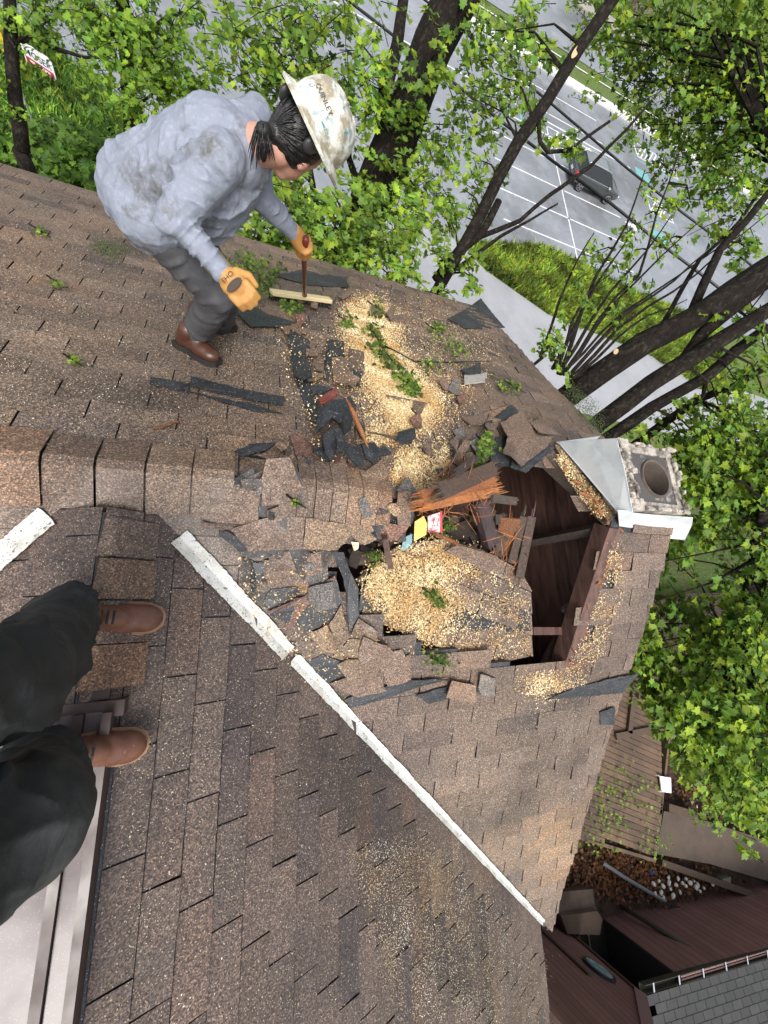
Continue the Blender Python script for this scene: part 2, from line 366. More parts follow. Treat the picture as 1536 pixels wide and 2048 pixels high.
dC = Vector((0, CC, -S * CC)); dB = Vector((0, -CC, -S * CC)); dA = Vector((CC, 0, -S * CC)); dA2 = Vector((-CC, 0, -S * CC))
mb = MB(); random.seed(21)
cap_run(mb, (-4.2, YR, -H + .012), (.16, YR, -H + .012), 0, .15, .185, .163, dC, dB)
rpart(mb.build('ridge_caps', M_SH)); mb = MB()
cap_run(mb, (.22, YR, -H + .045), (.86, YR, -H + .045), 0, .17, .21, .082, dC, dB)
rpart(mb.build('ridge_caps', M_SH))
mb = MB(); cap_run(mb, (XA + .03, .40, -H - .004), (XA + .03, -.22, -H - .004), 0, .17, .17, .15, dA2, dA, tints=[(.12, .088, .07), (.15, .098, .066), (.11, .08, .066), (.14, .085, .055)]); rpart(mb.build('ridge_caps', M_SH))
# white valley strips
def valley(name, ta, tb, sx, w0, w1):
    """ragged strip folded into the valley; t = distance in x from the ridge junction"""
    mbv = MB(); n = 260; rows = []
    for i in range(n + 1):
        t = ta + (tb - ta) * i / n; f = i / n; wd = w0 + (w1 - w0) * f
        c = Vector((XA + sx * t, YR - t, -H - S * t))
        e = .006 * noise.noise(Vector((t * 30, 3, sx))) + .012 * noise.noise(Vector((t * 9, 1, sx))); e2 = .006 * noise.noise(Vector((t * 30, 9, sx))) + .012 * noise.noise(Vector((t * 9, 7, sx)))
        if i == 0 or i == n: e -= wd * .45; e2 -= wd * .3
        uB = Vector((sx, 0, 0)); e *= .5; e2 *= .5; e += .004 * noise.noise(Vector((t * 90, 2, 1))); e2 += .004 * noise.noise(Vector((t * 90, 5, 1))); uA = Vector((0, -1, 0))      # horizontal directions on B and on A
        perpB = Vector((1 * sx, 1, S)).normalized(); perpA = Vector((-1 * sx, -1, S)).normalized()
        rows.append([sag(c + perpA * (wd * .5 + e) + Vector((0, 0, .023))), sag(c + Vector((0, 0, .019))), sag(c + perpB * (wd * .5 + e2) + Vector((0, 0, .023)))])
    for a, b in zip(rows, rows[1:]):
        for k in (0, 1):
            q = [a[k], a[k + 1], b[k + 1], b[k]]; nn = (q[1] - q[0]).cross(q[3] - q[0]).normalized()
            if nn.z < 0: q.reverse(); nn = -nn
            mbv.prism(q, nn, .002)
    return rpart(mbv.build(name, M_STRIP))
valley('valley_strip', .245, .745, 1, .085, .085)
valley('valley_strip', .772, 3.13, 1, .066, .045)
valley('valley_strip', .19, .9, -1, .085, .085)
# ------------------------------------------------------------------ torn shingles round the hole
TC = dict(b=(.155, .110, .085), t=(.20, .145, .10), o=(.26, .15, .075), d=(.060, .050, .047), g=(.12, .115, .115), r=(.155, .085, .065))
def Z(ox, oy, s): return lambda x, y: (ox + x / s, oy + y / s)
z4 = Z(420, 860, 3.49); z5 = Z(480, 1040, 4.8); z6 = Z(560, 600, 5.12); z7 = Z(0, 300, 2.56); z8 = Z(860, 580, 4.042)
def slabpts(on, pts, dz, jit=.008):
    P = []
    for i, q in enumerate(pts):
        d = dz[i % len(dz)] if isinstance(dz, (list, tuple)) else dz + random.uniform(-jit, jit)
        p = on(q[0], q[1], d); s_ = sag(p); P.append(p + (s_ - p) * .7)
    return P
def nrm(P):
    n = Vector((0, 0, 0))
    for i in range(len(P)): n += P[i].cross(P[(i + 1) % len(P)])
    n.normalize(); return n if n.z > 0 else -n
def slab(mb, on, pts, dz, col, t=.006, jit=.008):
    P = slabpts(on, pts, dz, jit); n = nrm(P)
    if sum((P[i].cross(P[(i + 1) % len(P)]) for i in range(len(P))), Vector()).dot(n) < 0: P.reverse()
    # ragged outline: midpoints jittered; cup the sheet a little by fanning from a raised centre
    Q = []
    for i in range(len(P)):
        a, b = P[i], P[(i + 1) % len(P)]; Q.append(a); L = (b - a).length; k = int(L / .035)
        sd_ = (b - a).cross(n).normalized() if L > 1e-6 else Vector()
        for q in range(1, k): Q.append(a.lerp(b, q / k) + sd_ * random.uniform(-.004, .004))
    c = sum(Q, Vector()) / len(Q); ax = (P[random.randrange(len(P))] - c); ax = ax.normalized() if ax.length > 1e-6 else Vector((1, 0, 0)); rad = max((q - c).length for q in Q); be = random.choice([-1, 1, 1]) * random.uniform(.05, .22) * min(rad, .12)
    Q = [q + n * (abs(be) if be > 0 else 0) * ((q - c).dot(ax) / rad) ** 2 + n * random.uniform(-.002, .002) for q in Q]; c = c + n * (-be if be < 0 else 0) * .6
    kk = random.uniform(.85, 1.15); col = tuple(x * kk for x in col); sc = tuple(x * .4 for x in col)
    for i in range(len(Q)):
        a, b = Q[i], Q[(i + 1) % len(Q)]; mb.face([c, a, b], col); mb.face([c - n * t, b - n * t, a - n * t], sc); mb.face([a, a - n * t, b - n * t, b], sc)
def zz(f, L): return [f(*q) for q in L]
random.seed(5)
mb = MB(); mk = MB()
for k_, f, L_, dz, on in [
    ('b', z4, [(395, 195), (560, 180), (650, 380), (580, 490), (360, 530), (360, 340)], .055, onB),
    ('b', z4, [(400, 560), (560, 495), (680, 540), (670, 600), (400, 612)], .035, onB),
    ('b', z4, [(150, 690), (400, 610), (670, 602), (650, 825), (270, 850)], .050, onB),
    ('t', z4, [(680, 605), (960, 640), (1010, 720), (900, 830), (655, 830)], .052, onB),
    ('b', z4, [(375, 905), (780, 840), (782, 985), (600, 1085), (430, 1105), (370, 1000)], .030, onB),
    ('o', z4, [(600, 1085), (790, 1000), (812, 1045), (660, 1165)], .02, onB),
    ('t', z4, [(960, 640), (1100, 640), (1200, 740), (1100, 790), (1010, 720)], .03, onB),
    ('r', z4, [(1160, 620), (1440, 640), (1370, 760), (1210, 740)], .01, onB),
    ('b', z4, [(1440, 380), (1470, 420), (1450, 640), (1360, 640), (1360, 390)], .02, onB),
    ('b', z4, [(0, 345), (360, 345), (330, 665), (0, 640)], .03, onB),
    ('b', z4, [(-60, 640), (330, 665), (300, 700), (-60, 690)], .02, onB),
    ('t', z5, [(850, 1010), (980, 810), (1040, 1060), (1070, 1110), (960, 1240)], .05, onB),
    ('t', z5, [(650, 1090), (840, 1010), (960, 1240), (930, 1280), (800, 1260)], .03, onB),
    ('t', z5, [(1070, 1100), (1140, 940), (1320, 1070), (1310, 1160), (1110, 1130)], .04, onB),
    ('t', z5, [(890, 1310), (1060, 1140), (1180, 1150), (1290, 1260), (1210, 1380), (1090, 1380)], .03, onB),
    ('r', z5, [(260, 880), (600, 745), (920, 530), (935, 565), (620, 780), (270, 910)], .045, onB),
    ('b', z5, [(860, 1570), (1320, 1400), (1400, 1640), (1120, 1700)], .025, onB),
    ('b', z5, [(1330, 1390), (1640, 1290), (1640, 1540), (1420, 1600)], .025, onB),
    ('d', z5, [(20, 350), (200, 420), (560, 600), (620, 740), (260, 880), (0, 600)], .012, onB),
    ('b', z6, [(310, 440), (460, 430), (440, 750), (360, 740)], .025, onC),
    ('b', z6, [(530, 590), (690, 600), (690, 880), (550, 860)], .035, onC),
    ('b', z6, [(700, 500), (860, 540), (870, 750), (700, 900)], .025, onC),
    ('b', z8, [(570, 1070), (700, 1000), (810, 1080), (870, 1180), (1000, 1180), (960, 1260), (790, 1400), (690, 1320), (620, 1300), (640, 1180)], .07, onC),
    ('b', z8, [(810, 1070), (930, 1020), (1060, 1180), (880, 1150)], .075, onC),
    ('b', z8, [(255, 1040), (560, 960), (620, 950), (430, 1090), (330, 1100)], .03, onC),
    ('b', Z(0, 0, 1), [(520, 618), (560, 618), (618, 668), (575, 672)], .03, onC),
    ('t', z4, [(1080, 290), (1230, 170), (1290, 280), (1230, 330)], .03, onC),
    ('g', z4, [(1350, 380), (1430, 290), (1536, 420), (1480, 440)], .02, onC),
    ('r', z4, [(560, 30), (640, 30), (900, 260), (1150, 350), (900, 330), (640, 260)], .012, onC),
    ('b', Z(0, 0, 1), [(930, 1085), (1010, 1110), (985, 1150), (955, 1125), (900, 1100)], .0, onB)]:
    slab(mb, on, zz(f, L_), dz, TC[k_])
for q4 in ([(1108, 892), (1140, 893), (1182, 950), (1150, 945)], [(1150, 942), (1180, 946), (1232, 1022), (1222, 1040)]): slab(mb, onC, q4, .02, (.20, .14, .08), t=.03)
rpart(mb.build('torn_shingles', M_SH))
for f, L_, dz, on in [
    (z4, [(150, 345), (300, 260), (330, 380), (160, 380)], .02, onB), (z4, [(340, 520), (410, 530), (400, 610), (340, 600)], .02, onB),
    (z4, [(110, 700), (270, 850), (630, 830), (630, 885), (250, 895), (60, 720)], .03, onB), (z4, [(570, 250), (640, 290), (655, 530), (590, 480), (640, 380)], .045, onB),  # first outline is a dark strip painting the shadow under the lifted tab
    (z4, [(1160, 640), (1260, 640), (1200, 735)], .025, onB),
    (z5, [(260, 890), (600, 760), (920, 540), (1000, 800), (870, 960), (660, 1080), (480, 1000)], .03, onB),
    (z5, [(660, 1350), (790, 1290), (1090, 1400), (1210, 1390), (1320, 1290), (1500, 1250), (1400, 1340), (1000, 1490), (820, 1590), (700, 1500)], .018, onB),
    (z5, [(890, 290), (1010, 290), (1080, 500), (1150, 660), (1145, 900), (1040, 1060), (1030, 700), (990, 470)], .06, onB),
    (z5, [(300, 660), (560, 640), (600, 740), (430, 810), (280, 860), (230, 780)], .02, onB),
    (z5, [(1180, 640), (1380, 960), (1390, 1120), (1310, 1080), (1140, 930)], -.05, onB),
    (Z(0, 0, 1), [(1085, 1397), (1160, 1372), (1275, 1345), (1245, 1385), (1170, 1394)], .02, onB),
    (Z(0, 0, 1), [(830, 1390), (930, 1365), (965, 1380), (860, 1408)], .02, onB), (Z(0, 0, 1), [(1202, 1425), (1232, 1415), (1229, 1450), (1203, 1450)], .02, onB),
    (Z(0, 0, 1), [(690, 1395), (820, 1360), (900, 1355), (760, 1400), (700, 1412)], .02, onB),
    (z8, [(790, 1400), (960, 1250), (1010, 1280), (830, 1450), (690, 1410), (700, 1340)], .03, onC), (z8, [(430, 1090), (650, 940), (710, 1000), (560, 1070)], .025, onC),
    (z8, [(540, 1180), (640, 1180), (640, 1310), (700, 1400), (520, 1400)], .01, onC),
    (z6, [(480, 400), (650, 420), (660, 560), (530, 580), (500, 840), (450, 800)], .022, onC), (z6, [(85, 390), (100, 330), (300, 430), (330, 800), (240, 850), (140, 800)], .035, onC),
    (z7, [(770, 1160), (970, 1195), (965, 1245), (765, 1195)], .02, onC), (z7, [(975, 1165), (1455, 1270), (1450, 1312), (970, 1212)], .024, onC), (z7, [(970, 1240), (1290, 1300), (1450, 1350), (1290, 1335)], .02, onC),
    (Z(0, 0, 1), [(468, 622), (512, 616), (590, 650), (560, 655), (500, 653)], .03, onC), (Z(0, 0, 1), [(550, 555), (600, 540), (690, 555), (700, 575), (620, 570)], .016, onC),
    (Z(0, 0, 1), [(575, 670), (590, 668), (640, 820), (628, 850), (590, 760)], .02, onC),
    (Z(0, 0, 1), [(895, 640), (960, 600), (1010, 655), (930, 660)], .012, onC)]:
    slab(mk, on, zz(f, L_), dz, (1, 1, 1))
mb2 = MB()
def frag(on, x, y, sx, sy, dz, kind):
    a = random.uniform(0, 6.28); ca, sa = math.cos(a), math.sin(a); q = []
    for u, v in ((-1, -1), (0, -1.1), (1, -1), (1, 1), (.1, 1.1), (-1, .8)):
        if random.random() < .15: continue
        u *= random.uniform(.7, 1.15); v *= random.uniform(.7, 1.15); q.append((x + (u * sx) * ca - (v * sy) * sa, y + (u * sx) * sa + (v * sy) * ca))
    if len(q) < 4: return
    slab(mb2 if kind != 'k' else mk, on, q, dz, TC.get(kind, (1, 1, 1)), jit=.014)
random.seed(101)
for (on, x0, x1, y0, y1, n, s0, s1) in ((onB, 480, 680, 1080, 1250, 9, 20, 42), (onB, 700, 860, 1310, 1365, 4, 22, 40), (onB, 880, 1060, 1335, 1385, 2, 18, 30), (onB, 440, 560, 960, 1060, 5, 14, 28), (onC, 640, 720, 680, 860, 9, 8, 18), (onC, 600, 640, 640, 760, 4, 8, 20), (onC, 860, 960, 870, 950, 9, 8, 22), (onC, 800, 1000, 760, 880, 7, 8, 20), (onC, 1000, 1110, 830, 900, 6, 10, 22), (onB, 640, 850, 1000, 1080, 8, 10, 22), (onC, 560, 700, 860, 930, 6, 10, 20), (onC, 600, 760, 560, 640, 5, 8, 20)):
    for _ in range(n): frag(on, random.uniform(x0, x1), random.uniform(y0, y1), random.uniform(s0, s1), random.uniform(s0, s1) * .75, random.uniform(.02, .05), random.choice(['b', 'b', 't', 'd', 'k', 'g', 'b', 'r']))
rpart(mb2.build('torn_shingles', M_SH)); rpart(mk.build('felt_and_shadow_pieces', M_FELT))
# the sheet of roof that dropped into the hole
P1, P2, P3 = onB(772, 1105, -.12), onB(1050, 1150, -.17), onB(960, 1325, -.05)
n_ = (P2 - P1).cross(P3 - P1).normalized(); n_ = n_ if n_.z > 0 else -n_
def onF(px, py, dz=0): r = Vector(ray(px, py)); return r * ((P1 + n_ * dz).dot(n_) / r.dot(n_))
Ud = (onF(900, 1238) - onF(735, 1178)).normalized(); Vd = n_.cross(Ud); Vd = -Vd if Vd.y > 0 else Vd
PF = Plane(onF(760, 1100), Ud, Vd)
out = [(762, 1112), (800, 1090), (885, 1078), (965, 1100), (1040, 1140), (1062, 1180), (1064, 1312), (1000, 1325), (872, 1292), (775, 1252), (722, 1232), (736, 1150)]
uvs = [PF.uv(onF(*q)) for q in out]; cF = []; mid = (sum(u for u, v in uvs) / len(uvs), sum(v for u, v in uvs) / len(uvs))
for i in range(len(uvs)):
    a, b = uvs[i], uvs[(i + 1) % len(uvs)]; A_, B_ = b[1] - a[1], a[0] - b[0]; C_ = -(A_ * a[0] + B_ * a[1])
    if A_ * mid[0] + B_ * mid[1] + C_ < 0: A_, B_, C_ = -A_, -B_, -C_
    cF.append((A_, B_, C_))
mb = MB(); random.seed(8)
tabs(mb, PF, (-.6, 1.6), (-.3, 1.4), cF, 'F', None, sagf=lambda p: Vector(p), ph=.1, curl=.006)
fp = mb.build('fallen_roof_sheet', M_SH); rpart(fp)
mb = MB(); mb.prism([onF(*q, -.004) for q in out], n_, .022, (1, 1, 1)); q = mb.build('sheathing', [M_FELT]); q.parent = fp
mk = MB()
for L_ in ([(905, 1225), (955, 1215), (1000, 1250), (940, 1268), (900, 1250)], [(965, 1150), (1050, 1160), (1052, 1195), (985, 1205)], [(1010, 1215), (1062, 1212), (1062, 1262), (1012, 1262)], [(960, 1110), (990, 1125), (975, 1140), (945, 1120)]):
    slab(mk, onF, L_, .014, (1, 1, 1))
q = mk.build('bare_felt_patches', M_FELT); q.parent = fp
# ------------------------------------------------------------------ attic seen through the hole, gable wall, rafters
XW = 2.40
mb = MB(); zt = -1.87; k = 0
while zt > -3.0:
    y1 = 1.15 - (0 if zt < -2.05 else (-2.05 - zt) * -1.5)
    hw = min(1.5, (-1.7 - zt - .07) / .55); ya_, yb_ = max(YR - hw, -1.05), min(YR + hw, 1.75); mb.box((XW, (ya_ + yb_) / 2, zt - .062), (.02, yb_ - ya_, .118), col=tuple([random.uniform(.75, 1.25)] * 3)); zt -= .124
rpart(mb.build('gable_wall_boards', M_DARKW))
mb = MB(); mb.box((1.0, .35, -3.02), (3.2, 3.4, .04)); rpart(mb.build('attic_floor', M_DARKW))
mb = MB(); mb.box((-.3, .35, -2.85), (.04, 2.7, .34), col=(.4, .4, .4)); mb.box((1.0, -1.05, -2.86), (2.7, .04, .3), col=(.4, .4, .4)); mb.box((1.0, 1.75, -2.7), (2.7, .04, .5), col=(.4, .4, .4)); rpart(mb.build('attic_partition', M_DARKW))
for i, (a, b, w_, t_, m_) in enumerate([
    (onC(1092, 922, -.06), onC(1222, 1040, -.05), .05, .09, M_OLDW), (onB(1215, 1052, -.05), onB(1122, 1338, -.06), .10, .12, M_DARKW),
    (px_(1062, 1084, XW - .05), px_(1188, 1060, XW - .10), .06, .05, M_OLDW), (onB(1170, 1195, -.10), onB(1125, 1222, -.2), .04, .04, M_OLDW),
    (onB(1062, 1262, -.12), onB(1125, 1262, -.14), .05, .05, M_DARKW), (onB(1085, 1345, -.16), onB(1130, 1260, -.24), .1, .03, M_DARKW)]):
    mb = MB(); mb.beam(a, b, w_, t_); rpart(mb.build('rafter' if i < 2 else 'wall_stud', m_))
# rotten inner edge of the gable strip
mb = MB(); random.seed(12)
for i in range(90):
    f = random.random()
    if random.random() < .55: q = onB(1222 - 92 * f + random.uniform(-4, 26) * (1 - f * .2), 1052 + 285 * f, random.uniform(-.05, .01))
    else: q = onC(1112 + 108 * f, 912 + 128 * f + random.uniform(-8, 8), random.uniform(-.05, .01))
    d = Vector((random.uniform(-1, 1), random.uniform(-1, 1), random.uniform(-.3, .3))).normalized() * random.uniform(.02, .06)
    mb.beam(q - d, q + d, random.uniform(.006, .02), random.uniform(.004, .012), col=tuple([random.uniform(.5, 1.3)] * 3))
tag(rpart(mb.build('rotten_splinters', M_FRESH)), kind='stuff')
# house walls and eaves
M_WALL = mat('brown_board_siding', (.13, .075, .055), .6, tint=True, n1=(2, (.08, .05, .04), .4, .65, .6), bump=(50, .3, .003))
mb = MB()
def wallbox(x0, x1, y0, y1, z0, z1): mb.box(((x0 + x1) / 2, (y0 + y1) / 2, (z0 + z1) / 2), (x1 - x0, y1 - y0, z1 - z0))
mb.v = []; mb.f = []; mb.c = []; mb.m = []
wallbox(-4.4, 2.62, -2.2, 3.45, -15, -3.32); wallbox(-2.9, 2.2, -5.4, -2.2, -15, -3.6)
# gable triangle
g = [(2.62, -2.2, -3.32), (2.62, 3.4, -3.32), (2.62, YR + .02, -1.86)]
mb.prism([Vector(q) for q in g], (1, 0, 0), .04); g2 = [Vector((-4.4, y, z)) for x, y, z in g]; mb.prism(g2, (-1, 0, 0), .04)
part(mb.build('wall', M_WALL))
mb = MB(); mb.box((-.75, 3.78, -3.56), (7.3, .03, .16)); part(mb.build('eave_fascia', M_BRNMET))
# ------------------------------------------------------------------ chimney
ch = MB(); zc = -1.55; x0, x1, y0, y1 = 2.234, 2.77, .575, 1.03
def ringwalls(m, x0, x1, y0, y1, zb, zt, t):
    for (a, b, c, d) in ((x0, x1, y0, y0 + t), (x0, x1, y1 - t, y1), (x0, x0 + t, y0 + t, y1 - t), (x1 - t, x1, y0 + t, y1 - t)):
        m.box(((a + b) / 2, (c + d) / 2, (zb + zt) / 2), (b - a, d - c, zt - zb))
M_MORT = mat('crumbled_mortar', (.42, .38, .33), .85, n1=(9, (.08, .065, .055), .42, .6, .9), n2=(26, (.6, .57, .52), .55, .7, .7), bump=(45, 1, .012))
M_SOOT = mat('sooted_crown', (.07, .065, .065), .8, n1=(10, (.4, .38, .35), .55, .68, .8), bump=(50, .8, .006))
M_CLAY = mat('clay_flue_inside', (.12, .09, .07), .85, n1=(12, (.05, .04, .035), .4, .7, .8), bump=(40, .5, .004))
ringwalls(ch, x0 + .004, x1 - .004, y0 + .004, y1 - .004, -1.73, zc - .03, .06); ringwalls(ch, 2.43, x1 - .006, y0 + .006, y1 - .006, -3.2, -1.731, .06)
chim = ch.build('chimney', M_MORT); rpart(chim)
def cpart(o): o.parent = chim; return o
rag = MB(); random.seed(4)
for (ax, ay, bx, by, wd) in ((x0 + .045, y0, x0 + .045, y1, .10), (x0, y0 + .015, x1, y0 + .015, .022), (x0, y1 - .015, x1, y1 - .015, .022), (x1 - .015, y0, x1 - .015, y1, .022)):
    n = 14
    for i in range(n):
        f0 = i / n; px0 = ax + (bx - ax) * (f0 + .5 / n); py0 = ay + (by - ay) * (f0 + .5 / n)
        for r_ in range(3 if wd > .08 else 1):
            off = (r_ - 1) * .032 if wd > .08 else 0
            sx_ = (wd / 3 if wd > .08 else wd) * random.uniform(.7, 1.25); L_ = math.hypot(bx - ax, by - ay) / n * random.uniform(.9, 1.5)
            vert = abs(bx - ax) < 1e-6
            if (wd < .08 and random.random() < .25): continue
            rag.box((px0 + (off if vert else 0), py0 + (0 if vert else off), zc - .015 + random.uniform(-.012, .016)), ((sx_ if vert else L_), (L_ if vert else sx_), random.uniform(.02, .04) * (1 if wd > .08 else .7)), Matrix.Rotation(random.uniform(-.15, .15), 3, 'Z') @ Matrix.Rotation(random.uniform(-.25, .25), 3, 'X'))
o = rag.build('broken_mortar_rim', M_MORT); cpart(o); bv = o.modifiers.new('b', 'BEVEL'); bv.width = .006; bv.segments = 2
cr = MB(); cx_, cy_, rf = 2.54, .80, .126; zc2 = zc - .03; N_ = 40
for i in range(N_):
    a0, a1 = 2 * math.pi * i / N_, 2 * math.pi * (i + 1) / N_
    def sq(a):
        c, s_ = math.cos(a), math.sin(a); k = min((.262) / max(abs(c), 1e-6), .222 / max(abs(s_), 1e-6)); return Vector((2.502 + c * k, .8025 + s_ * k, zc2 - .02))
    i0 = Vector((cx_ + rf * math.cos(a0), cy_ + rf * math.sin(a0), zc2)); i1 = Vector((cx_ + rf * math.cos(a1), cy_ + rf * math.sin(a1), zc2))
    cr.face([i0, sq(a0), sq(a1), i1])
cpart(cr.build('sooted_crown', M_SOOT))
fl = MB()
for i in range(N_):
    a0, a1 = 2 * math.pi * i / N_, 2 * math.pi * (i + 1) / N_
    def rp(a, r, z): return Vector((cx_ + r * math.cos(a), cy_ + r * math.sin(a), z))
    fl.face([rp(a0, rf - .012, zc2 + .012), rp(a1, rf - .012, zc2 + .012), rp(a1, rf - .012, zc2 - .9), rp(a0, rf - .012, zc2 - .9)])
    fl.face([rp(a0, rf + .004, zc2 - .002), rp(a1, rf + .004, zc2 - .002), rp(a1, rf, zc2 + .014), rp(a0, rf, zc2 + .014)]); fl.face([rp(a0, rf, zc2 + .014), rp(a1, rf, zc2 + .014), rp(a1, rf - .012, zc2 + .012), rp(a0, rf - .012, zc2 + .012)])
fl.face([rp(2 * math.pi * i / N_, rf, zc2 - .88) for i in range(N_)], (.2, .2, .2))
cpart(fl.build('flue_tile', M_CLAY))
fs = MB()
def sheet(m, P, t=.004):
    P = [Vector(p) for p in P]; n = (P[1] - P[0]).cross(P[2] - P[0]).normalized(); c = sum(P, Vector()) / len(P)
    if n.dot(-c) < 0: n = -n
    m.prism(P if (P[1] - P[0]).cross(P[2] - P[0]).dot(n) > 0 else list(reversed(P)), n, t)
sheet(fs, [px_(1116, 885, 2.205), px_(1180, 880, 2.215), px_(1233, 877, 2.225), px_(1250, 945, 2.225), px_(1265, 1024, 2.225), px_(1236, 1026, 2.205), px_(1172, 950, 2.205)])
sheet(fs, [onC(1112, 884, .02), onC(1200, 872, .02), onC(1190, 884, .02), onC(1118, 888, .02)])
cpart(fs.build('side_flashing', M_WHITE))
fs = MB(); sheet(fs, [py_(1240, 1024, .565), py_(1300, 1030, .565), py_(1386, 1036, .565), py_(1384, 1050, .55), py_(1370, 1080, .49), py_(1300, 1074, .49), py_(1240, 1072, .49)])
sheet(fs, [py_(1236, 1022, .56), py_(1266, 1024, .558), py_(1266, 1074, .484), py_(1240, 1073, .484)], .007)
cpart(fs.build('front_flashing', M_WHITE))
# ------------------------------------------------------------------ skylight beside the photographer
sk = empty('skylight', (-.7, -1.7, -1.7)); adopt(sk, house)
def skp(o, n=sk): o.parent = n; o.matrix_parent_inverse = Matrix.Translation(-Vector(sk.location)); return o
zs = -1.70; xr = -.30; ya, yb = -.26, -3.6
def rail(x_a, x_b, z_a, z_b, name, m):
    mb = MB(); mb.box(((x_a + x_b) / 2, (ya + yb) / 2, (z_a + z_b) / 2), (abs(x_b - x_a), ya - yb, z_b - z_a)); return skp(mb.build(name, m))
rail(xr - .025, xr + .002, -1.95, zs + .035, 'outer_frame_rail', M_BRNMET); rail(xr - .075, xr - .028, -1.95, zs + .008, 'wet_channel', M_GLAZE)
rail(xr - .105, xr - .077, -1.95, zs + .028, 'inner_frame_rail', M_BRNMET); rail(xr - .24, xr - .107, -1.95, zs + .012, 'frosted_edge_band', M_GLAZE)
rail(xr - 1.1, xr - .243, -1.95, zs + .002, 'frosted_pane', M_GLAZE)
mb = MB(); mb.box((xr - .5, ya + .006, -1.83), (1.06, .05, .26)); skp(mb.build('head_frame', M_BRNMET))
mb = MB(); mb.box((xr - .12, ya + .07, -1.733), (.20, .07, .035)); skp(mb.build('head_flashing', M_BRNMET))
def folds(m, sc, st, dist, stretch, rot=(0, 0, 0)):
    nt = m.node_tree; N = nt.nodes; L = nt.links; tc = N.new('ShaderNodeTexCoord'); mp = N.new('ShaderNodeMapping'); mp.inputs['Scale'].default_value = stretch; mp.inputs['Rotation'].default_value = rot
    L.new(tc.outputs['Object'], mp.inputs[0]); t = N.new('ShaderNodeTexNoise'); t.inputs['Scale'].default_value = sc; t.inputs['Detail'].default_value = 3; t.inputs['Distortion'].default_value = .5; L.new(mp.outputs[0], t.inputs['Vector'])
    b = N.new('ShaderNodeBump'); b.inputs['Strength'].default_value = st; b.inputs['Distance'].default_value = dist; L.new(t.outputs['Fac'], b.inputs['Height'])
    p = N['Principled BSDF']; 
    if p.inputs['Normal'].links: L.new(p.inputs['Normal'].links[0].from_socket, b.inputs['Normal'])
    L.new(b.outputs[0], p.inputs['Normal'])
# ------------------------------------------------------------------ people
M_SHIRT = mat('wet_grey_jersey', (.215, .238, .295), .85, n1=(5, (.085, .08, .065), .52, .66, .85), n2=(60, (.33, .36, .44), .5, .7, .5), bump=(120, .25, .002))
folds(M_SHIRT, 9.0, .4, .012, (1.8, .7, 2.8), (.3, .9, .3))
M_TROU = mat('charcoal_work_trousers', (.050, .050, .054), .7, n1=(6, (.085, .085, .09), .45, .7, .7), bump=(150, .3, .002))
folds(M_TROU, 9, .4, .012, (1, 1, 2.2), (.3, .2, 0))
M_BLACKJ = mat('black_denim', (.014, .015, .016), .8, n1=(7, (.042, .044, .045), .5, .72, .9), n2=(45, (.08, .08, .08), .66, .8, .7), bump=(260, .4, .001))
folds(M_BLACKJ, 8, .6, .02, (1, 1, 2), (.2, .6, 0))
M_SKIN = mat('skin', (.50, .27, .20), .5, n1=(9, (.42, .18, .13), .4, .7, .5))
M_HAIR = mat('black_wet_hair', (.010, .009, .010), .35, spec=.6, bump=(60, .8, .006), stretch=(1, 4, 1))
M_GLOVE = mat('ochre_leather', (.48, .25, .07), .6, n1=(11, (.30, .11, .02), .45, .7, .7), bump=(90, .4, .003))
M_GLOVED = mat('worn_dark_leather', (.045, .03, .02), .5)
M_CUFF = mat('stained_knit_cuff', (.24, .19, .09), .8, n1=(20, (.10, .08, .04), .4, .7, .7))
M_BOOT = mat('brown_wet_boot_leather', (.075, .030, .018), .35, spec=.6, n1=(12, (.05, .02, .012), .42, .7, .8), bump=(70, .3, .002))
M_BOOT2 = mat('tan_wet_boot_leather', (.135, .056, .034), .42, spec=.5, n1=(14, (.06, .025, .016), .42, .7, .8), speck=(60, (.42, .28, .16), .10), bump=(70, .3, .002))
M_SOLE = mat('dark_rubber_sole', (.018, .014, .012), .7)
M_WELT = mat('stitched_tan_welt', (.26, .14, .07), .6)
M_HAT = mat('scuffed_white_hard_hat', (.66, .66, .60), .4, n1=(16, (.22, .17, .09), .44, .60, .85), n2=(30, (.10, .22, .28), .56, .64, .7), speck=[(75, (.12, .10, .07), .14), (50, (.06, .07, .09), .12)])
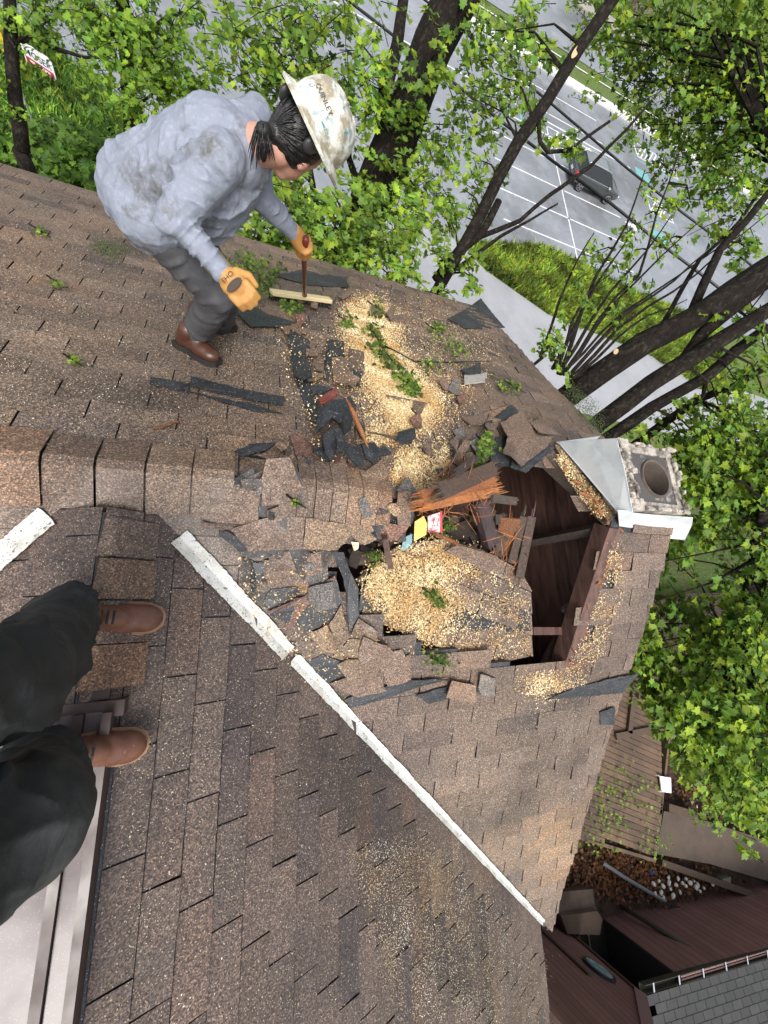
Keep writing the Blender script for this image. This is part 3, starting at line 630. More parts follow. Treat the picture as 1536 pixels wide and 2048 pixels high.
def skinmesh(name, blobs, m, vox=.012, parent=None, smooth=6, disp=None):
    """blobs: ('c', a, b, ra, rb) tapered capsules and ('e', centre, (rx,ry,rz), 3x3 axes) ellipsoids, fused into one continuous surface"""
    V = []; Fc = []
    def sph(fn, nu=14, nv=9):
        b = len(V)
        for i in range(nv + 1):
            th = math.pi * i / nv
            for k in range(nu): ph = 2 * math.pi * k / nu; V.append(tuple(fn(math.sin(th) * math.cos(ph), math.sin(th) * math.sin(ph), math.cos(th))))
        for i in range(nv):
            for k in range(nu): Fc.append((b + i * nu + k, b + (i + 1) * nu + k, b + (i + 1) * nu + (k + 1) % nu, b + i * nu + (k + 1) % nu))
    for q in blobs:
        if q[0] == 'c':
            a, b2, ra, rb = Vector(q[1]), Vector(q[2]), q[3], q[4]; d = b2 - a; L = d.length; d = d.normalized() if L > 1e-6 else Vector((0, 0, 1)); u = d.orthogonal().normalized(); v = d.cross(u)
            def fn(x, y, z, a=a, b2=b2, ra=ra, rb=rb, d=d, u=u, v=v):
                r = rb if z > 0 else ra; c = b2 if z > 0 else a; return c + (u * x + v * y + d * z) * r
            sph(fn, 14, 9)
        else:
            c, rr, M = Vector(q[1]), q[2], q[3]
            def fn(x, y, z, c=c, rr=rr, M=M): return c + M @ Vector((x * rr[0], y * rr[1], z * rr[2]))
            sph(fn, 18, 12)
    me = bpy.data.meshes.new(name); me.from_pydata(V, [], Fc); me.materials.append(m)
    me.polygons.foreach_set('use_smooth', [True] * len(Fc)); me.update()
    o = bpy.data.objects.new(name, me); COL.objects.link(o)
    r = o.modifiers.new('fuse', 'REMESH'); r.mode = 'VOXEL'; r.voxel_size = vox; r.use_smooth_shade = True
    s_ = o.modifiers.new('soft', 'SMOOTH'); s_.factor = .5; s_.iterations = smooth
    if disp:
        for (sc, st, di) in disp:
            t = bpy.data.textures.new(name + '_folds', 'CLOUDS' if di != 'W' else 'WOOD'); 
            if di == 'W': t.wood_type = 'BANDNOISE'; t.noise_scale = sc; t.turbulence = 8; t.noise_basis_2 = 'SIN'
            else: t.noise_scale = sc; t.noise_depth = 2
            dm = o.modifiers.new('folds', 'DISPLACE'); dm.texture = t; dm.strength = st; dm.mid_level = .5; dm.texture_coords = 'LOCAL'
    if parent: adopt(o, parent)
    return o
def frame(z, x):
    z = Vector(z).normalized(); x = Vector(x); x = (x - z * x.dot(z)).normalized(); y = z.cross(x); return Matrix([[x[i], y[i], z[i]] for i in range(3)])
def boot(par, heel, toe, up, leg, mleather, shaft=.14, W=.052):
    heel, toe, up = Vector(heel), Vector(toe), Vector(up).normalized(); d = (toe - heel); L = d.length; d.normalize(); up = (up - d * up.dot(d)).normalized(); s_ = d.cross(up)
    M = Matrix([[s_[i], d[i], up[i]] for i in range(3)])
    def P(x, y, z): return heel + s_ * x + d * y + up * z
    k = L / .30
    bl = [('e', P(0, .055 * k, .055), (W * .80, .058 * k, .055), M), ('e', P(0, .12 * k, .06), (W * .86, .09 * k, .06), M), ('e', P(0, .19 * k, .045), (W * 1.0, .09 * k, .048), M), ('e', P(0, .235 * k, .040), (W * .98, .066 * k, .042), M), ('c', P(0, .07 * k, .08), P(0, .065 * k, .08) + Vector(leg) * shaft, .050, .056)]
    adopt(skinmesh('boot', bl, mleather, .007, None, 3), par); bo = COL.objects[-1]
    out = [(-.034, -.004), (.034, -.004), (.044, .04), (.040, .11), (.052, .18), (.055, .23), (.046, .275), (.024, .302), (-.010, .306), (-.038, .290), (-.052, .25), (-.054, .19), (-.042, .11), (-.044, .04)]
    for nm, z0, z1, g, mm in (('sole', -.004, .020, 1.04, M_SOLE), ('welt', .020, .028, 1.08, M_WELT if mleather is M_BOOT2 else M_SOLE)):
        mb = MB(); top = [P(x * g * W / .052, y * k + (.004 if nm == 'welt' else 0) * (1 if y > .2 else -1), z1) for x, y in out]; mb.prism(top, up, z1 - z0); so = mb.build(nm, mm); so.parent = bo; so.matrix_parent_inverse = bo.matrix_local.inverted() if False else Matrix.Translation(Vector((0, 0, 0)))
        so.matrix_parent_inverse = (Matrix.Translation(Vector(par.location)) @ bo.matrix_parent_inverse).inverted() @ Matrix.Identity(4)
    mb = MB()
    for i in range(5):
        c = P(0, (.155 - i * .018) * k, .100 + i * .013); mb.tube([c - s_ * .022, c + up * .006, c + s_ * .022], .0035, 6)
    la = mb.build('laces', M_SOLE); adopt(la, par)
    return bo
def hand(wrist, knuck, side, nrm_, curl, mglove, parent, name='glove', sc=1.0, cuff=True, wd=.046):
    """palm, four unequal fingers bending at two knuckles and a thumb off the side of the palm"""
    wrist, knuck = Vector(wrist), Vector(knuck); d = (knuck - wrist).normalized(); s_ = Vector(side); s_ = (s_ - d * s_.dot(d)).normalized(); n = s_.cross(d)
    if n.dot(Vector(nrm_)) < 0: n = -n          # n: back of the hand
    M = Matrix([[s_[i], d[i], n[i]] for i in range(3)]); Lp = (knuck - wrist).length
    bl = [('e', wrist.lerp(knuck, .55), (wd * sc, Lp * .62, .024 * sc), M), ('c', wrist - d * .03, wrist + d * .03, .032 * sc, .036 * sc)]
    for i, (o_, l) in enumerate(((-1, .036), (-.36, .041), (.3, .039), (.92, .031))):
        a = knuck + s_ * (o_ * wd * .82 * sc) - d * .008; th = 0; p = a; r = .0125 * sc
        for seg, ll in enumerate((l, l * .75, l * .6)):
            th += curl[0] if seg == 0 else curl[1]; dir_ = d * math.cos(th) - n * math.sin(th); q = p + dir_ * ll * sc; bl.append(('c', p, q, r, r * .93)); p = q; r *= .93
    t0 = wrist.lerp(knuck, .35) + s_ * (-wd * .8 * sc); t1 = t0 + (-s_ * .55 + d * .6 - n * .5).normalized() * .042 * sc; t2 = t1 + (s_ * .1 + d * .75 - n * .6).normalized() * .034 * sc
    bl += [('c', t0, t1, .017 * sc, .0145 * sc), ('c', t1, t2, .0145 * sc, .012 * sc)]
    o = skinmesh(name, bl, mglove, .0055, parent, 2)
    if cuff: skinmesh('glove_cuff', [('c', wrist - d * .055, wrist - d * .005, .047, .043)], M_CUFF, .007, parent, 3)
    return o, M
def bakefolds(o, cs, fine=.0):
    """cloth folds: arcs of tension running round each centre (centre, reach, folds per metre, depth)"""
    bpy.context.view_layer.update(); dg = bpy.context.evaluated_depsgraph_get(); ev = o.evaluated_get(dg); me = bpy.data.meshes.new_from_object(ev); n = len(me.vertices)
    co = np.zeros(n * 3); me.vertices.foreach_get('co', co); co = co.reshape(-1, 3); nr = np.zeros(n * 3); me.vertices.foreach_get('normal', nr); nr = nr.reshape(-1, 3)
    nz = np.array([noise.noise(Vector(c) * 5.0) for c in co]); nz2 = np.array([noise.noise(Vector(c) * 13.0 + Vector((9, 0, 0))) for c in co]); d = np.zeros(n)
    for c, reach, k, dep in cs:
        r = np.linalg.norm(co - np.array(c), axis=1); ph = r * k + nz * 1.6; w_ = (1 - np.abs(np.sin(ph * math.pi * .62))) ** 2.2; d += 2.4 * dep * (w_ - .2) * np.exp(-(r / reach) ** 2) * np.clip(.55 + nz2 * 1.6, 0, 1.3) * np.clip(r / .05, 0, 1)
    d += fine * nz2; me.vertices.foreach_set('co', (co + nr * d[:, None]).ravel()); me.materials.clear(); me.materials.append(o.data.materials[0]); me.polygons.foreach_set('use_smooth', [True] * len(me.polygons)); me.update()
    o.modifiers.clear(); o.data = me
# ---- the worker with the broom
wk = empty('person', tuple(onC(400, 690)))
tag(wk, 'person in grey long sleeved shirt and white hard hat bending over with a broom', 'person')
J = dict(Rsh=pd(440, 322, 1.37), Lsh=pd(508, 240, 1.58), neck=pd(525, 285, 1.42), Relb=pd(350, 434, 1.42), Rwr=pd(447, 545, 1.55), Rhip=pd(300, 438, 1.64), Lhip=pd(335, 400, 1.78),
         Rknee=pd(436, 590, 1.93), Lknee=pd(455, 585, 2.10), Rank=pd(388, 668, 2.22), Lank=pd(440, 640, 2.42), Lelb=pd(522, 392, 1.70), Lwr=pd(590, 468, 1.93))
pel = pd(315, 385, 1.66); chest = J['Rsh'].lerp(J['Lsh'], .5); Sd = (J['neck'] - pel); LT = Sd.length; Sd.normalize(); Lt = (J['Lsh'] - J['Rsh']).normalized(); MT = frame(Sd, Lt)
Fr = MT.col[1]
def T(t, f=0, l=0): return pel + Sd * (t * LT) + MT.col[1] * f + MT.col[0] * l
sg = 1 if (Vector((.3, .2, -1))).dot(Fr) > 0 else -1     # which way the belly hangs
tor = [('e', T(-.14, sg * .02), (.185, .165, .12), MT), ('e', T(-.04, sg * 0), (.19, .18, .16), MT), ('e', J['Rhip'].lerp(pel, .35) + Sd * -.01, (.165, .165, .13), MT), ('c', J['Rhip'].lerp(pel, .2) + Sd * .02, T(.1), .15, .17), ('e', J['Lhip'].lerp(pel, .4), (.15, .15, .12), MT), ('e', T(.15, sg * .04), (.20, .20, .19), MT), ('e', T(.4, sg * .03), (.205, .195, .19), MT), ('e', T(.62, sg * -.0), (.20, .17, .16), MT), ('e', T(.82, 0), (.15, .11, .10), MT)]
arms = [('c', J['Rsh'] + Lt * .02, J['Relb'], .088, .066), ('c', T(.5, 0, -.08), J['Rsh'].lerp(J['Relb'], .35), .13, .075), ('c', J['Relb'], J['Rwr'], .062, .042), ('c', J['Lsh'] - Lt * .03, J['Lelb'], .075, .056), ('c', J['Lelb'], J['Lwr'], .054, .038), ('c', T(.75), J['Rsh'], .105, .08), ('c', T(.75), J['Lsh'], .10, .08)]
sh_ = skinmesh('shirt', tor + arms + [('c', T(-.12, -sg * .02), T(.66, -sg * .03), .172, .155), ('c', T(-.05, -sg * .02, -.08), T(.5, -sg * .04, -.04), .13, .14)], M_SHIRT, .0052, wk, 14, disp=[(.2, .022, 'C')])
bakefolds(sh_, [(J['Rsh'].lerp(T(.45), .35), .20, 30, .010), (J['Relb'], .14, 34, .010), (J['Rwr'], .16, 50, .007), (J['Relb'].lerp(J['Rsh'], .5), .12, 40, .007), (T(.2, -sg * .18), .25, 22, .007), (T(-.25, sg * .15), .22, 24, .012), (T(.35, sg * .2), .18, 26, .008), (J['Lelb'], .15, 40, .008), (J['Lsh'].lerp(T(.5), .4), .16, 28, .007), (T(.9), .12, 34, .004)], .003)
skinmesh('trousers', [('e', T(-.05, sg * -.02), (.15, .14, .15), MT), ('c', J['Rhip'], J['Rknee'], .108, .085), ('c', J['Lhip'], J['Lknee'], .115, .082), ('c', J['Rknee'], J['Rank'] + Vector((0, 0, -.01)), .085, .080), ('c', J['Lknee'], J['Lank'] + Vector((0, 0, -.01)), .082, .078), ('c', T(-.02), J['Rhip'], .10, .10), ('c', T(-.02), J['Lhip'], .10, .10)],
         M_TROU, .012, wk, 4, disp=[(.16, .02, 'C')])
bakefolds(COL.objects['trousers'], [(J['Rknee'], .16, 26, .012), (J['Rhip'], .2, 22, .012), (J['Rank'], .12, 34, .014), (J['Lknee'], .14, 26, .010), (J['Lank'], .12, 34, .012)], .003)
hl, to = onC(358, 690, .012), onC(436, 732, .012); hl = to + (hl - to).normalized() * .275
boot(wk, hl, to, (0, S * CC, CC), (J['Rknee'] - J['Rank']).normalized(), M_BOOT, .05, .05)
hl2, to2 = onC(425, 655, .012), onC(472, 660, .012); hl2 = to2 + (hl2 - to2).normalized() * .295
boot(wk, hl2, to2, (0, S * CC, CC), (J['Lknee'] - J['Lank']).normalized(), M_BOOT, .05, .05)
# head, neck and hat
HU = Vector(R @ _n(np.array([.90, .42, .22]))); HC = pd(627, 262, 1.40); HF = Vector((.50, .30, -.60)); HF = (HF - HU * HF.dot(HU)).normalized(); HM = frame(HU, HF)   # x forward, y left, z up the skull
def Hp(x, y, z): return HC + HM @ Vector((x, y, z))
body = [('e', Hp(0, 0, -.045), (.098, .078, .105), HM), ('e', Hp(.035, 0, -.115), (.066, .056, .062), HM), ('c', Hp(.105, 0, -.085), Hp(.088, 0, -.06), .013, .009), ('e', Hp(.045, 0, -.165), (.04, .036, .026), HM),
        ('e', Hp(0, .08, -.08), (.018, .008, .03), HM), ('e', Hp(0, -.08, -.08), (.018, .008, .03), HM), ('c', Hp(-.03, 0, -.13), J['neck'] + Sd * -.03, .058, .066), ('c', Hp(.098, -.02, -.128), Hp(.098, .02, -.128), .008, .008),
        ('e', T(.5), (.15, .11, .2), MT), ('c', T(.75), J['Rsh'], .06, .05), ('c', J['Rsh'], J['Relb'], .05, .04), ('c', J['Relb'], J['Rwr'], .04, .028), ('c', T(.75), J['Lsh'], .06, .05), ('c', J['Lsh'], J['Lelb'], .048, .038), ('c', J['Lelb'], J['Lwr'], .038, .027),
        ('e', T(.05), (.14, .11, .16), MT), ('c', J['Rhip'], J['Rknee'], .08, .055), ('c', J['Lhip'], J['Lknee'], .08, .055), ('c', J['Rknee'], J['Rank'], .05, .04), ('c', J['Lknee'], J['Lank'], .05, .04)]
skinmesh('body', body, M_SKIN, .008, wk, 3)
skinmesh('hair', [('e', Hp(-.020, 0, -.050), (.097, .088, .102), HM), ('e', Hp(-.055, 0, -.095), (.055, .062, .055), HM), ('c', Hp(-.085, 0, -.115), Hp(-.115, -.01, -.15), .024, .026), ('c', Hp(-.115, -.01, -.15), Hp(-.11, -.02, -.15) + Vector((.0, -.02, -.055)), .030, .012)], M_HAIR, .007, wk, 2, disp=[(.018, .006, 'C')])
mb = MB(); random.seed(61); tie = Hp(-.098, -.004, -.128)
for i in range(170):
    a = random.uniform(1.2, 5.1); el = random.uniform(-.75, .35); pts = []
    for q in range(6):
        f = q / 5; aa = a + (math.pi - a) * f * .8; e_ = el * (1 - f) + -.62 * f; v = Vector((math.cos(aa) * math.cos(e_) * .101 - .020, math.sin(aa) * math.cos(e_) * .092 * (1 - .3 * f), math.sin(e_) * .106 - .050)); pts.append(Hp(*v).lerp(tie, max(0, f - .72) * 3.2))
    mb.tube(pts, [.0008, .0022, .0026, .0026, .0022, .0016], 4)
for i in range(60):
    j = Vector([random.gauss(0, .009) for _ in range(3)]); mb.tube([tie, Hp(-.125, -.01, -.150) + j, Hp(-.118, -.02, -.155) + Vector((0, -.015, -.03)) + j * 1.8, Hp(-.112, -.02, -.155) + Vector((0, -.02, -.045 - random.random() * .02)) + j * 2.2], [.002, .003, .0022, .0006], 4)
adopt(mb.build('hair_strands', M_HAIR, None, True), wk)
mb = MB(); NR = 56
def hatr(a, t):      # dome: t 0..1 from brim to crown
    return Vector((math.cos(a) * (.128 + .012 * abs(math.cos(a))) * math.cos(t * math.pi / 2) ** .75, math.sin(a) * .112 * math.cos(t * math.pi / 2) ** .75, .012 + .128 * math.sin(t * math.pi / 2) ** .95))
rows = []
prof = [('b', 1.0, -.006), ('b', 1.0, .0), ('b', .55, .006), ('b', .12, .014)]
for kind, f, z in prof:
    rows.append([Vector((math.cos(a) * (.138 + f * (.040 + .012 * math.cos(a))), math.sin(a) * (.118 + f * .042), z - f * .006)) for a in [2 * math.pi * i / NR for i in range(NR)]])
for t in [i / 12 for i in range(12)]: rows.append([hatr(2 * math.pi * i / NR, t) + (Vector((0, 0, .006)) if t > .3 and (abs(math.sin(2 * math.pi * i / NR)) < .14 or .52 < abs(math.sin(2 * math.pi * i / NR)) < .66) else Vector()) for i in range(NR)])
HATF = frame(HU, HF + Vector((0, .0, .0)))
def HW(v): return HC + HATF @ (v + Vector((.005, 0, .0)))
for a, b in zip(rows, rows[1:]):
    for i in range(NR): j = (i + 1) % NR; mb.face([HW(a[i]), HW(a[j]), HW(b[j]), HW(b[i])])
mb.face([HW(p) for p in rows[-1]])
ins = [[p * .985 + Vector((0, 0, -.004)) for p in r_] for r_ in rows]
for a, b in zip(ins, ins[1:]):
    for i in range(NR): j = (i + 1) % NR; mb.face([HW(b[i]), HW(b[j]), HW(a[j]), HW(a[i])])
hat = mb.build('hard_hat', M_HAT, None, True); adopt(hat, wk)
def solid(name, rgb, rough=.6): return mat(name, rgb, rough)
M_INK = solid('black_print', (.02, .02, .03)); M_TEAL = mat('teal_print', (.06, .24, .30), .6, n1=(40, (.5, .5, .45), .48, .56, 1)); M_GREY = mat('grey_plastic_earmuff', (.035, .035, .038), .4)
def textmesh(name, body_, size, m, fn, parent, bold=0):
    cu = bpy.data.curves.new(name, 'FONT'); cu.body = body_; cu.size = size; cu.align_x = 'CENTER'; cu.align_y = 'CENTER'; cu.extrude = 0; cu.offset = bold
    t = bpy.data.objects.new(name + '_src', cu); COL.objects.link(t); bpy.context.view_layer.update()
    me = bpy.data.meshes.new_from_object(t); bpy.data.objects.remove(t)
    bm = bmesh.new(); bm.from_mesh(me); bmesh.ops.triangulate(bm, faces=bm.faces); bmesh.ops.subdivide_edges(bm, edges=bm.edges, cuts=1); bm.to_mesh(me); bm.free()
    for v in me.vertices: v.co = fn(v.co.x, v.co.y)
    me.materials.clear(); me.materials.append(m); o = bpy.data.objects.new(name, me); COL.objects.link(o)
    if parent: adopt(o, parent)
    return o
# which azimuth of the dome faces the camera
loc = HATF.transposed() @ (-HC); A0 = math.atan2(loc.y, loc.x)
def hatfn(a0, t0, flip=1):
    def fn(x, y):
        a = A0 + a0 + flip * x / .12; t = t0 + y / .19; v = hatr(a, max(0, min(.97, t))); n = Vector((v.x, v.y, .04)).normalized() * .0035; return HW(v + n)
    return fn
textmesh('sticker_lettering', 'QUINLEY', .022, M_INK, hatfn(-.35, .28, 1), wk, 0)
mb = MB()
for a0, t0, w_, h_ in ((-.80, .20, .016, .010), (.55, .45, .010, .012), (.18, .10, .026, .004)):
    f_ = hatfn(a0, t0); n = 10; ring = [f_(math.cos(2 * math.pi * i / n) * w_ * random.uniform(.7, 1.2), math.sin(2 * math.pi * i / n) * h_ * random.uniform(.7, 1.2)) for i in range(n)]; mb.face(ring)
o = mb.build('stickers', M_TEAL); adopt(o, wk)
skinmesh('earmuff', [('e', Hp(-.075, .088, -.028), (.030, .016, .030), HM), ('c', Hp(-.075, .088, -.028), Hp(-.03, .11, .005), .010, .009), ('e', Hp(-.075, .10, -.028), (.02, .014, .02), HM)], M_GREY, .006, wk, 2)
skinmesh('earmuff', [('e', Hp(-.055, -.085, -.03), (.030, .016, .030), HM), ('c', Hp(-.055, -.088, -.03), Hp(-.02, -.11, .005), .010, .009)], M_GREY, .006, wk, 2)
# gloves
rk_ = pd(480, 583, 1.56); gl, GM = hand(J['Rwr'], rk_, (rk_ - J['Rwr']).cross(-rk_), -rk_, (.42, .75), M_GLOVE, wk, sc=1.12, wd=.044)
mb = MB(); c_ = J['Rwr'].lerp(rk_, .85); nb = GM.col[2]; rg = []
for i in range(14): a = 2 * math.pi * i / 14; rg.append(c_ + GM.col[0] * math.cos(a) * .036 + GM.col[1] * math.sin(a) * .016 + nb * .038)
mb.prism(rg, nb, .004); o = mb.build('knuckle_pad', M_GLOVED); adopt(o, wk)
cc_ = J['Rwr'].lerp(rk_, .48)
textmesh('glove_lettering', 'EHO', .026, M_INK, lambda x, y: cc_ + GM.col[0] * (x * (1 if GM.col[0].dot(Vector(R[:, 0])) > 0 else -1)) + GM.col[1] * (-y) + nb * .041, wk)
# broom
bA, bB = onC(541, 590, .05), onC(660, 606, .05); bc = bA.lerp(bB, .54)
br = empty('push_broom', tuple(bc)); tag(br, 'push broom with a pale wooden block and dark red handle in gloved hand', 'broom')
top = pd(612, 477, 1.90); hand_c = pd(609, 497, 2.02)
bd = (bB - bA).normalized(); upn = Vector((0, S * CC, CC)); crs = bd.cross(upn).normalized()
M_BLOCK = mat('pale_wood_block', (.60, .50, .28), .6, n1=(6, (.42, .30, .14), .5, .75, .6), speck=(60, (.10, .07, .04), .10))
M_BRIS = mat('black_bristles', (.012, .012, .013), .6); M_HAND = mat('dark_red_handle', (.13, .022, .018), .35)
mb = MB(); mb.box(bA.lerp(bB, .5) + upn * .022, ((bB - bA).length, .075, .032), Matrix([[bd[i], crs[i], upn[i]] for i in range(3)]).copy()); o = mb.build('brush_block', M_BLOCK); bv = o.modifiers.new('b', 'BEVEL'); bv.width = .006; bv.segments = 2; adopt(o, br)
mb = MB(); random.seed(3)
for i in range(260):
    f = random.random(); c = bA.lerp(bB, f) + crs * random.uniform(-.032, .032); mb.beam(c + upn * .008, c - upn * .055 + crs * random.uniform(-.015, .015) + bd * random.uniform(-.01, .01), .007, .007, up=crs)
adopt(mb.build('bristles', M_BRIS), br)
mb = MB(); mb.tube([bc + upn * .03, bc.lerp(hand_c, .3), hand_c, top], [.014, .0145, .0155, .016], 12); mb.tube([bc + upn * .03, bc + upn * .03 + (hand_c - bc).normalized() * .06], .019, 12); adopt(mb.build('handle', M_HAND, None, True), br)
hd = (top - hand_c).normalized(); vw = (-hand_c).normalized(); lat = hd.cross(vw).normalized()
# left hand closed round the handle: palm beside it, fingers wrapping across it
bl = [('c', J['Lwr'] - (hand_c - J['Lwr']).normalized() * .02, J['Lwr'].lerp(hand_c, .5), .038, .044)]
M_ = frame(hd, lat); R0 = .030
arm_ang = math.atan2((J['Lwr'] - hand_c).dot(M_.col[1]), (J['Lwr'] - hand_c).dot(M_.col[0]))
for k in range(4):
    z = (1.2 - k) * .026; pts = []
    for s_ in range(5):
        a = arm_ang + .3 + s_ * .95; rr_ = R0 + (.012 if s_ == 0 else 0); pts.append(hand_c + M_ @ Vector((math.cos(a) * rr_, math.sin(a) * rr_, z)))
    for a, b in zip(pts, pts[1:4] + ([pts[4]] if k < 3 else [])): bl.append(('c', a, b, .0145, .0135))
pts = [hand_c + M_ @ Vector((math.cos(arm_ang - q * .9) * (.040 - q * .004), math.sin(arm_ang - q * .9) * (.040 - q * .004), .025 + q * .012)) for q in (0, .9, 1.7)]
bl += [('c', pts[0], pts[1], .018, .016), ('c', pts[1], pts[2], .016, .014), ('e', hand_c + M_ @ Vector((math.cos(arm_ang) * .045, math.sin(arm_ang) * .045, 0)), (.024, .03, .056), Matrix.Rotation(0, 3, 'Z') @ M_)]
skinmesh('glove', bl, M_GLOVE, .0055, wk, 2)
# ---- the person holding the camera: trousers, boots, jacket
ph = empty('person', (-.4, -.15, -1.7)); tag(ph, 'person in black trousers and tan leather boots standing at the left edge, seen from above', 'person')
a1, k1, h1 = Vector((-.43, .05, -1.60)), Vector(ray(52, 1335) * 0) + pz(12, 1372, -1.06), Vector((-.46, -.10, -.80))
a2, k2, h2 = Vector((-.44, -.355, -1.58)), pz(42, 1650, -1.06), Vector((-.44, -.36, -.80))
pc = Vector((-.50, -.20, -.78)); tp = Vector((-.50, -.18, -.36)); nk = Vector((-.46, -.16, -.14)); hc = Vector((-.40, -.14, .02))
MI = Matrix.Identity(3)
skinmesh('trousers', [('c', h1, k1, .13, .112), ('c', k1, a1 + Vector((0, 0, .015)), .112, .080), ('c', h2, k2, .13, .116), ('c', k2, a2 + Vector((0, 0, .015)), .116, .084), ('e', pc, (.12, .19, .14), MI), ('c', pc, h1, .12, .115), ('c', pc, h2, .12, .115)], M_BLACKJ, .009, ph, 6, disp=[(.2, .025, 'C')])
bakefolds([o for o in COL.objects if o.name.startswith('trousers')][-1], [(k1 + Vector((-.1, 0, .05)), .26, 20, .020), (a1, .2, 24, .020), (k2 + Vector((-.1, 0, .05)), .26, 20, .020), (a2, .2, 24, .020), (h2, .25, 18, .016)], .003)
skinmesh('body', [('e', pc.lerp(tp, .5), (.10, .16, .25), MI), ('c', tp, nk, .09, .06), ('c', nk, hc, .055, .06), ('e', hc + Vector((0, 0, .05)), (.095, .078, .11), MI), ('c', hc + Vector((.09, 0, .03)), hc + Vector((.1, 0, .05)), .012, .01), ('c', tp + Vector((0, .17, .1)), Vector((-.32, .22, -.18)), .06, .045), ('c', Vector((-.32, .22, -.18)), Vector((-.13, .10, .02)), .042, .03), ('c', tp + Vector((0, -.17, .1)), Vector((-.32, -.32, -.16)), .06, .045), ('c', Vector((-.32, -.32, -.16)), Vector((-.13, -.10, .02)), .042, .03),
                  ('c', h1, k1, .08, .055), ('c', k1, a1, .055, .04), ('c', h2, k2, .08, .055), ('c', k2, a2, .055, .04)], M_SKIN, .012, ph, 4)
skinmesh('jacket', [('e', pc.lerp(tp, .55), (.13, .20, .27), MI), ('c', tp + Vector((0, .16, .1)), Vector((-.34, .22, -.18)), .075, .06), ('c', tp + Vector((0, -.16, .1)), Vector((-.34, -.32, -.16)), .075, .06), ('c', tp + Vector((0, -.14, .1)), tp + Vector((0, .14, .1)), .085, .085)], M_BLACKJ, .014, ph, 4, disp=[(.12, .02, 'C')])
skinmesh('hair', [('e', hc + Vector((-.015, 0, .07)), (.1, .085, .1), MI)], M_HAIR, .01, ph, 2)
boot(ph, (-.485, .045, -1.712), (-.196, .035, -1.792), (.27, 0, 1), (0, 0, 1), M_BOOT2, .10, .052)
boot(ph, (-.49, -.350, -1.672), (-.205, -.385, -1.765), (.3, 0, 1), (0, 0, 1), M_BOOT2, .10, .052)
# ------------------------------------------------------------------ ground, parking lot, lane, verge
G = -15.0
M_GRASS = mat('grass_ground', (.075, .12, .022), .9, n1=(.9, (.11, .075, .04), .50, .68, .75), n2=(6, (.16, .24, .03), .5, .75, .7), bump=(8, 1, .1))
M_ASPH = mat('wet_asphalt', (.20, .215, .24), .36, n1=(.07, (.11, .115, .12), .48, .62, .9), n2=(.7, (.33, .345, .37), .5, .7, .5), bump=(60, .25, .004), rvar=(.22, .10, .48))
M_LANE = mat('grey_lane_surface', (.30, .31, .33), .5, n1=(.5, (.22, .225, .235), .45, .65, .6), n2=(9, (.22, .22, .22), .5, .7, .4), bump=(60, .3, .004))
M_LINE = mat('white_road_paint', (.62, .63, .63), .5, n1=(3, (.35, .36, .37), .5, .75, .6)); M_TEALP = mat('teal_road_paint', (.14, .34, .35), .5, n1=(4, (.06, .2, .2), .5, .75, .6))
M_CONC = mat('concrete', (.30, .28, .25), .8, n1=(2, (.20, .18, .16), .4, .65, .7), bump=(30, .4, .006))
def sheetobj(name, P, z, m, kind='structure', th=None):
    mb = MB(); mb.face([Vector((x, y, z)) for x, y in P]) if th is None else mb.prism([Vector((x, y, z)) for x, y in P], (0, 0, 1), th)
    o = mb.build(name, m); tag(o, kind=kind); return o
# terrain: flat street level, with the bank the house stands on rising at the deck side
def gz(x, y): 
    t = sstep(9.5, 2.5, y) if False else (1 - sstep(-1.0, 7.5, y)); r = 4.72 * t
    r += .25 * noise.noise(Vector((x * .15, y * .15, 0))) * (1 if (y < 12) else 0)
    return G - .04 + r
V = []; Fc = []; xs = [-400, -200, -100] + list(np.arange(-50, 70, 1.5)) + [100, 200, 400]; ys = [-300, -100, -60] + list(np.arange(-40, 24, 1.5)) + [40, 60, 100, 200, 500]
for y in ys:
    for x in xs: V.append((x, y, gz(x, y)))
nx = len(xs)
for j in range(len(ys) - 1):
    for i in range(nx - 1): Fc.append((j * nx + i, j * nx + i + 1, (j + 1) * nx + i + 1, (j + 1) * nx + i))
g_ = raw('ground', V, Fc, M_GRASS, smooth=True); tag(g_, kind='structure')
sheetobj('parking_lot', [(-60, 20.7), (12.6, 20.9), (18, 23.1), (21, 22.9), (26.5, 22.2), (40, 22), (90, 22), (90, 42.4), (-60, 42.4)], G + .004, M_ASPH)
sheetobj('road', [(-90, 47.2), (120, 47.2), (120, 56), (-90, 56)], G + .004, M_ASPH)
sheetobj('path', [(-30, 12.2), (90, 9.6), (90, 13.0), (26, 16.9), (17.6, 17.6), (13.2, 19.4), (11.5, 20.9), (-3.6, 20.9), (-5, 19), (-30, 19)], G + .008, M_LANE)
sheetobj('pavement', [(-90, 56.2), (120, 56.2), (120, 58.5), (-90, 58.5)], G + .12, M_CONC, th=.14)
kb = MB(); kb.box((5, 42.9, G + .08), (140, .9, .2)); tag(kb.build('kerb', mat('white_kerb', (.62, .63, .62), .5, n1=(1.2, (.35, .35, .34), .5, .7, .6))), kind='structure')
mk = MB(); mt_ = MB()
def line(m, x0, y0, x1, y1, w_=.11, z=.010):
    a = Vector((x0, y0, G + z)); b = Vector((x1, y1, G + z)); d = (b - a).normalized(); s_ = Vector((-d.y, d.x, 0)) * w_ / 2; m.face([a - s_, b - s_, b + s_, a + s_])
for k in range(7): y = 24.1 + 2.62 * k; line(mk, 15.2, y, 21.2, y); line(mk, 21.3, y, 27, y)
line(mk, 21.25, 22.4, 20.95, 34.0)
for k in range(9): line(mk, -25, 27.5 + 0, -25, 27.5)
line(mk, 1, 36.5, 30, 36.0, .14); line(mk, 5, 44.6 + 1.2, 60, 44.9 + 1.2, .16)
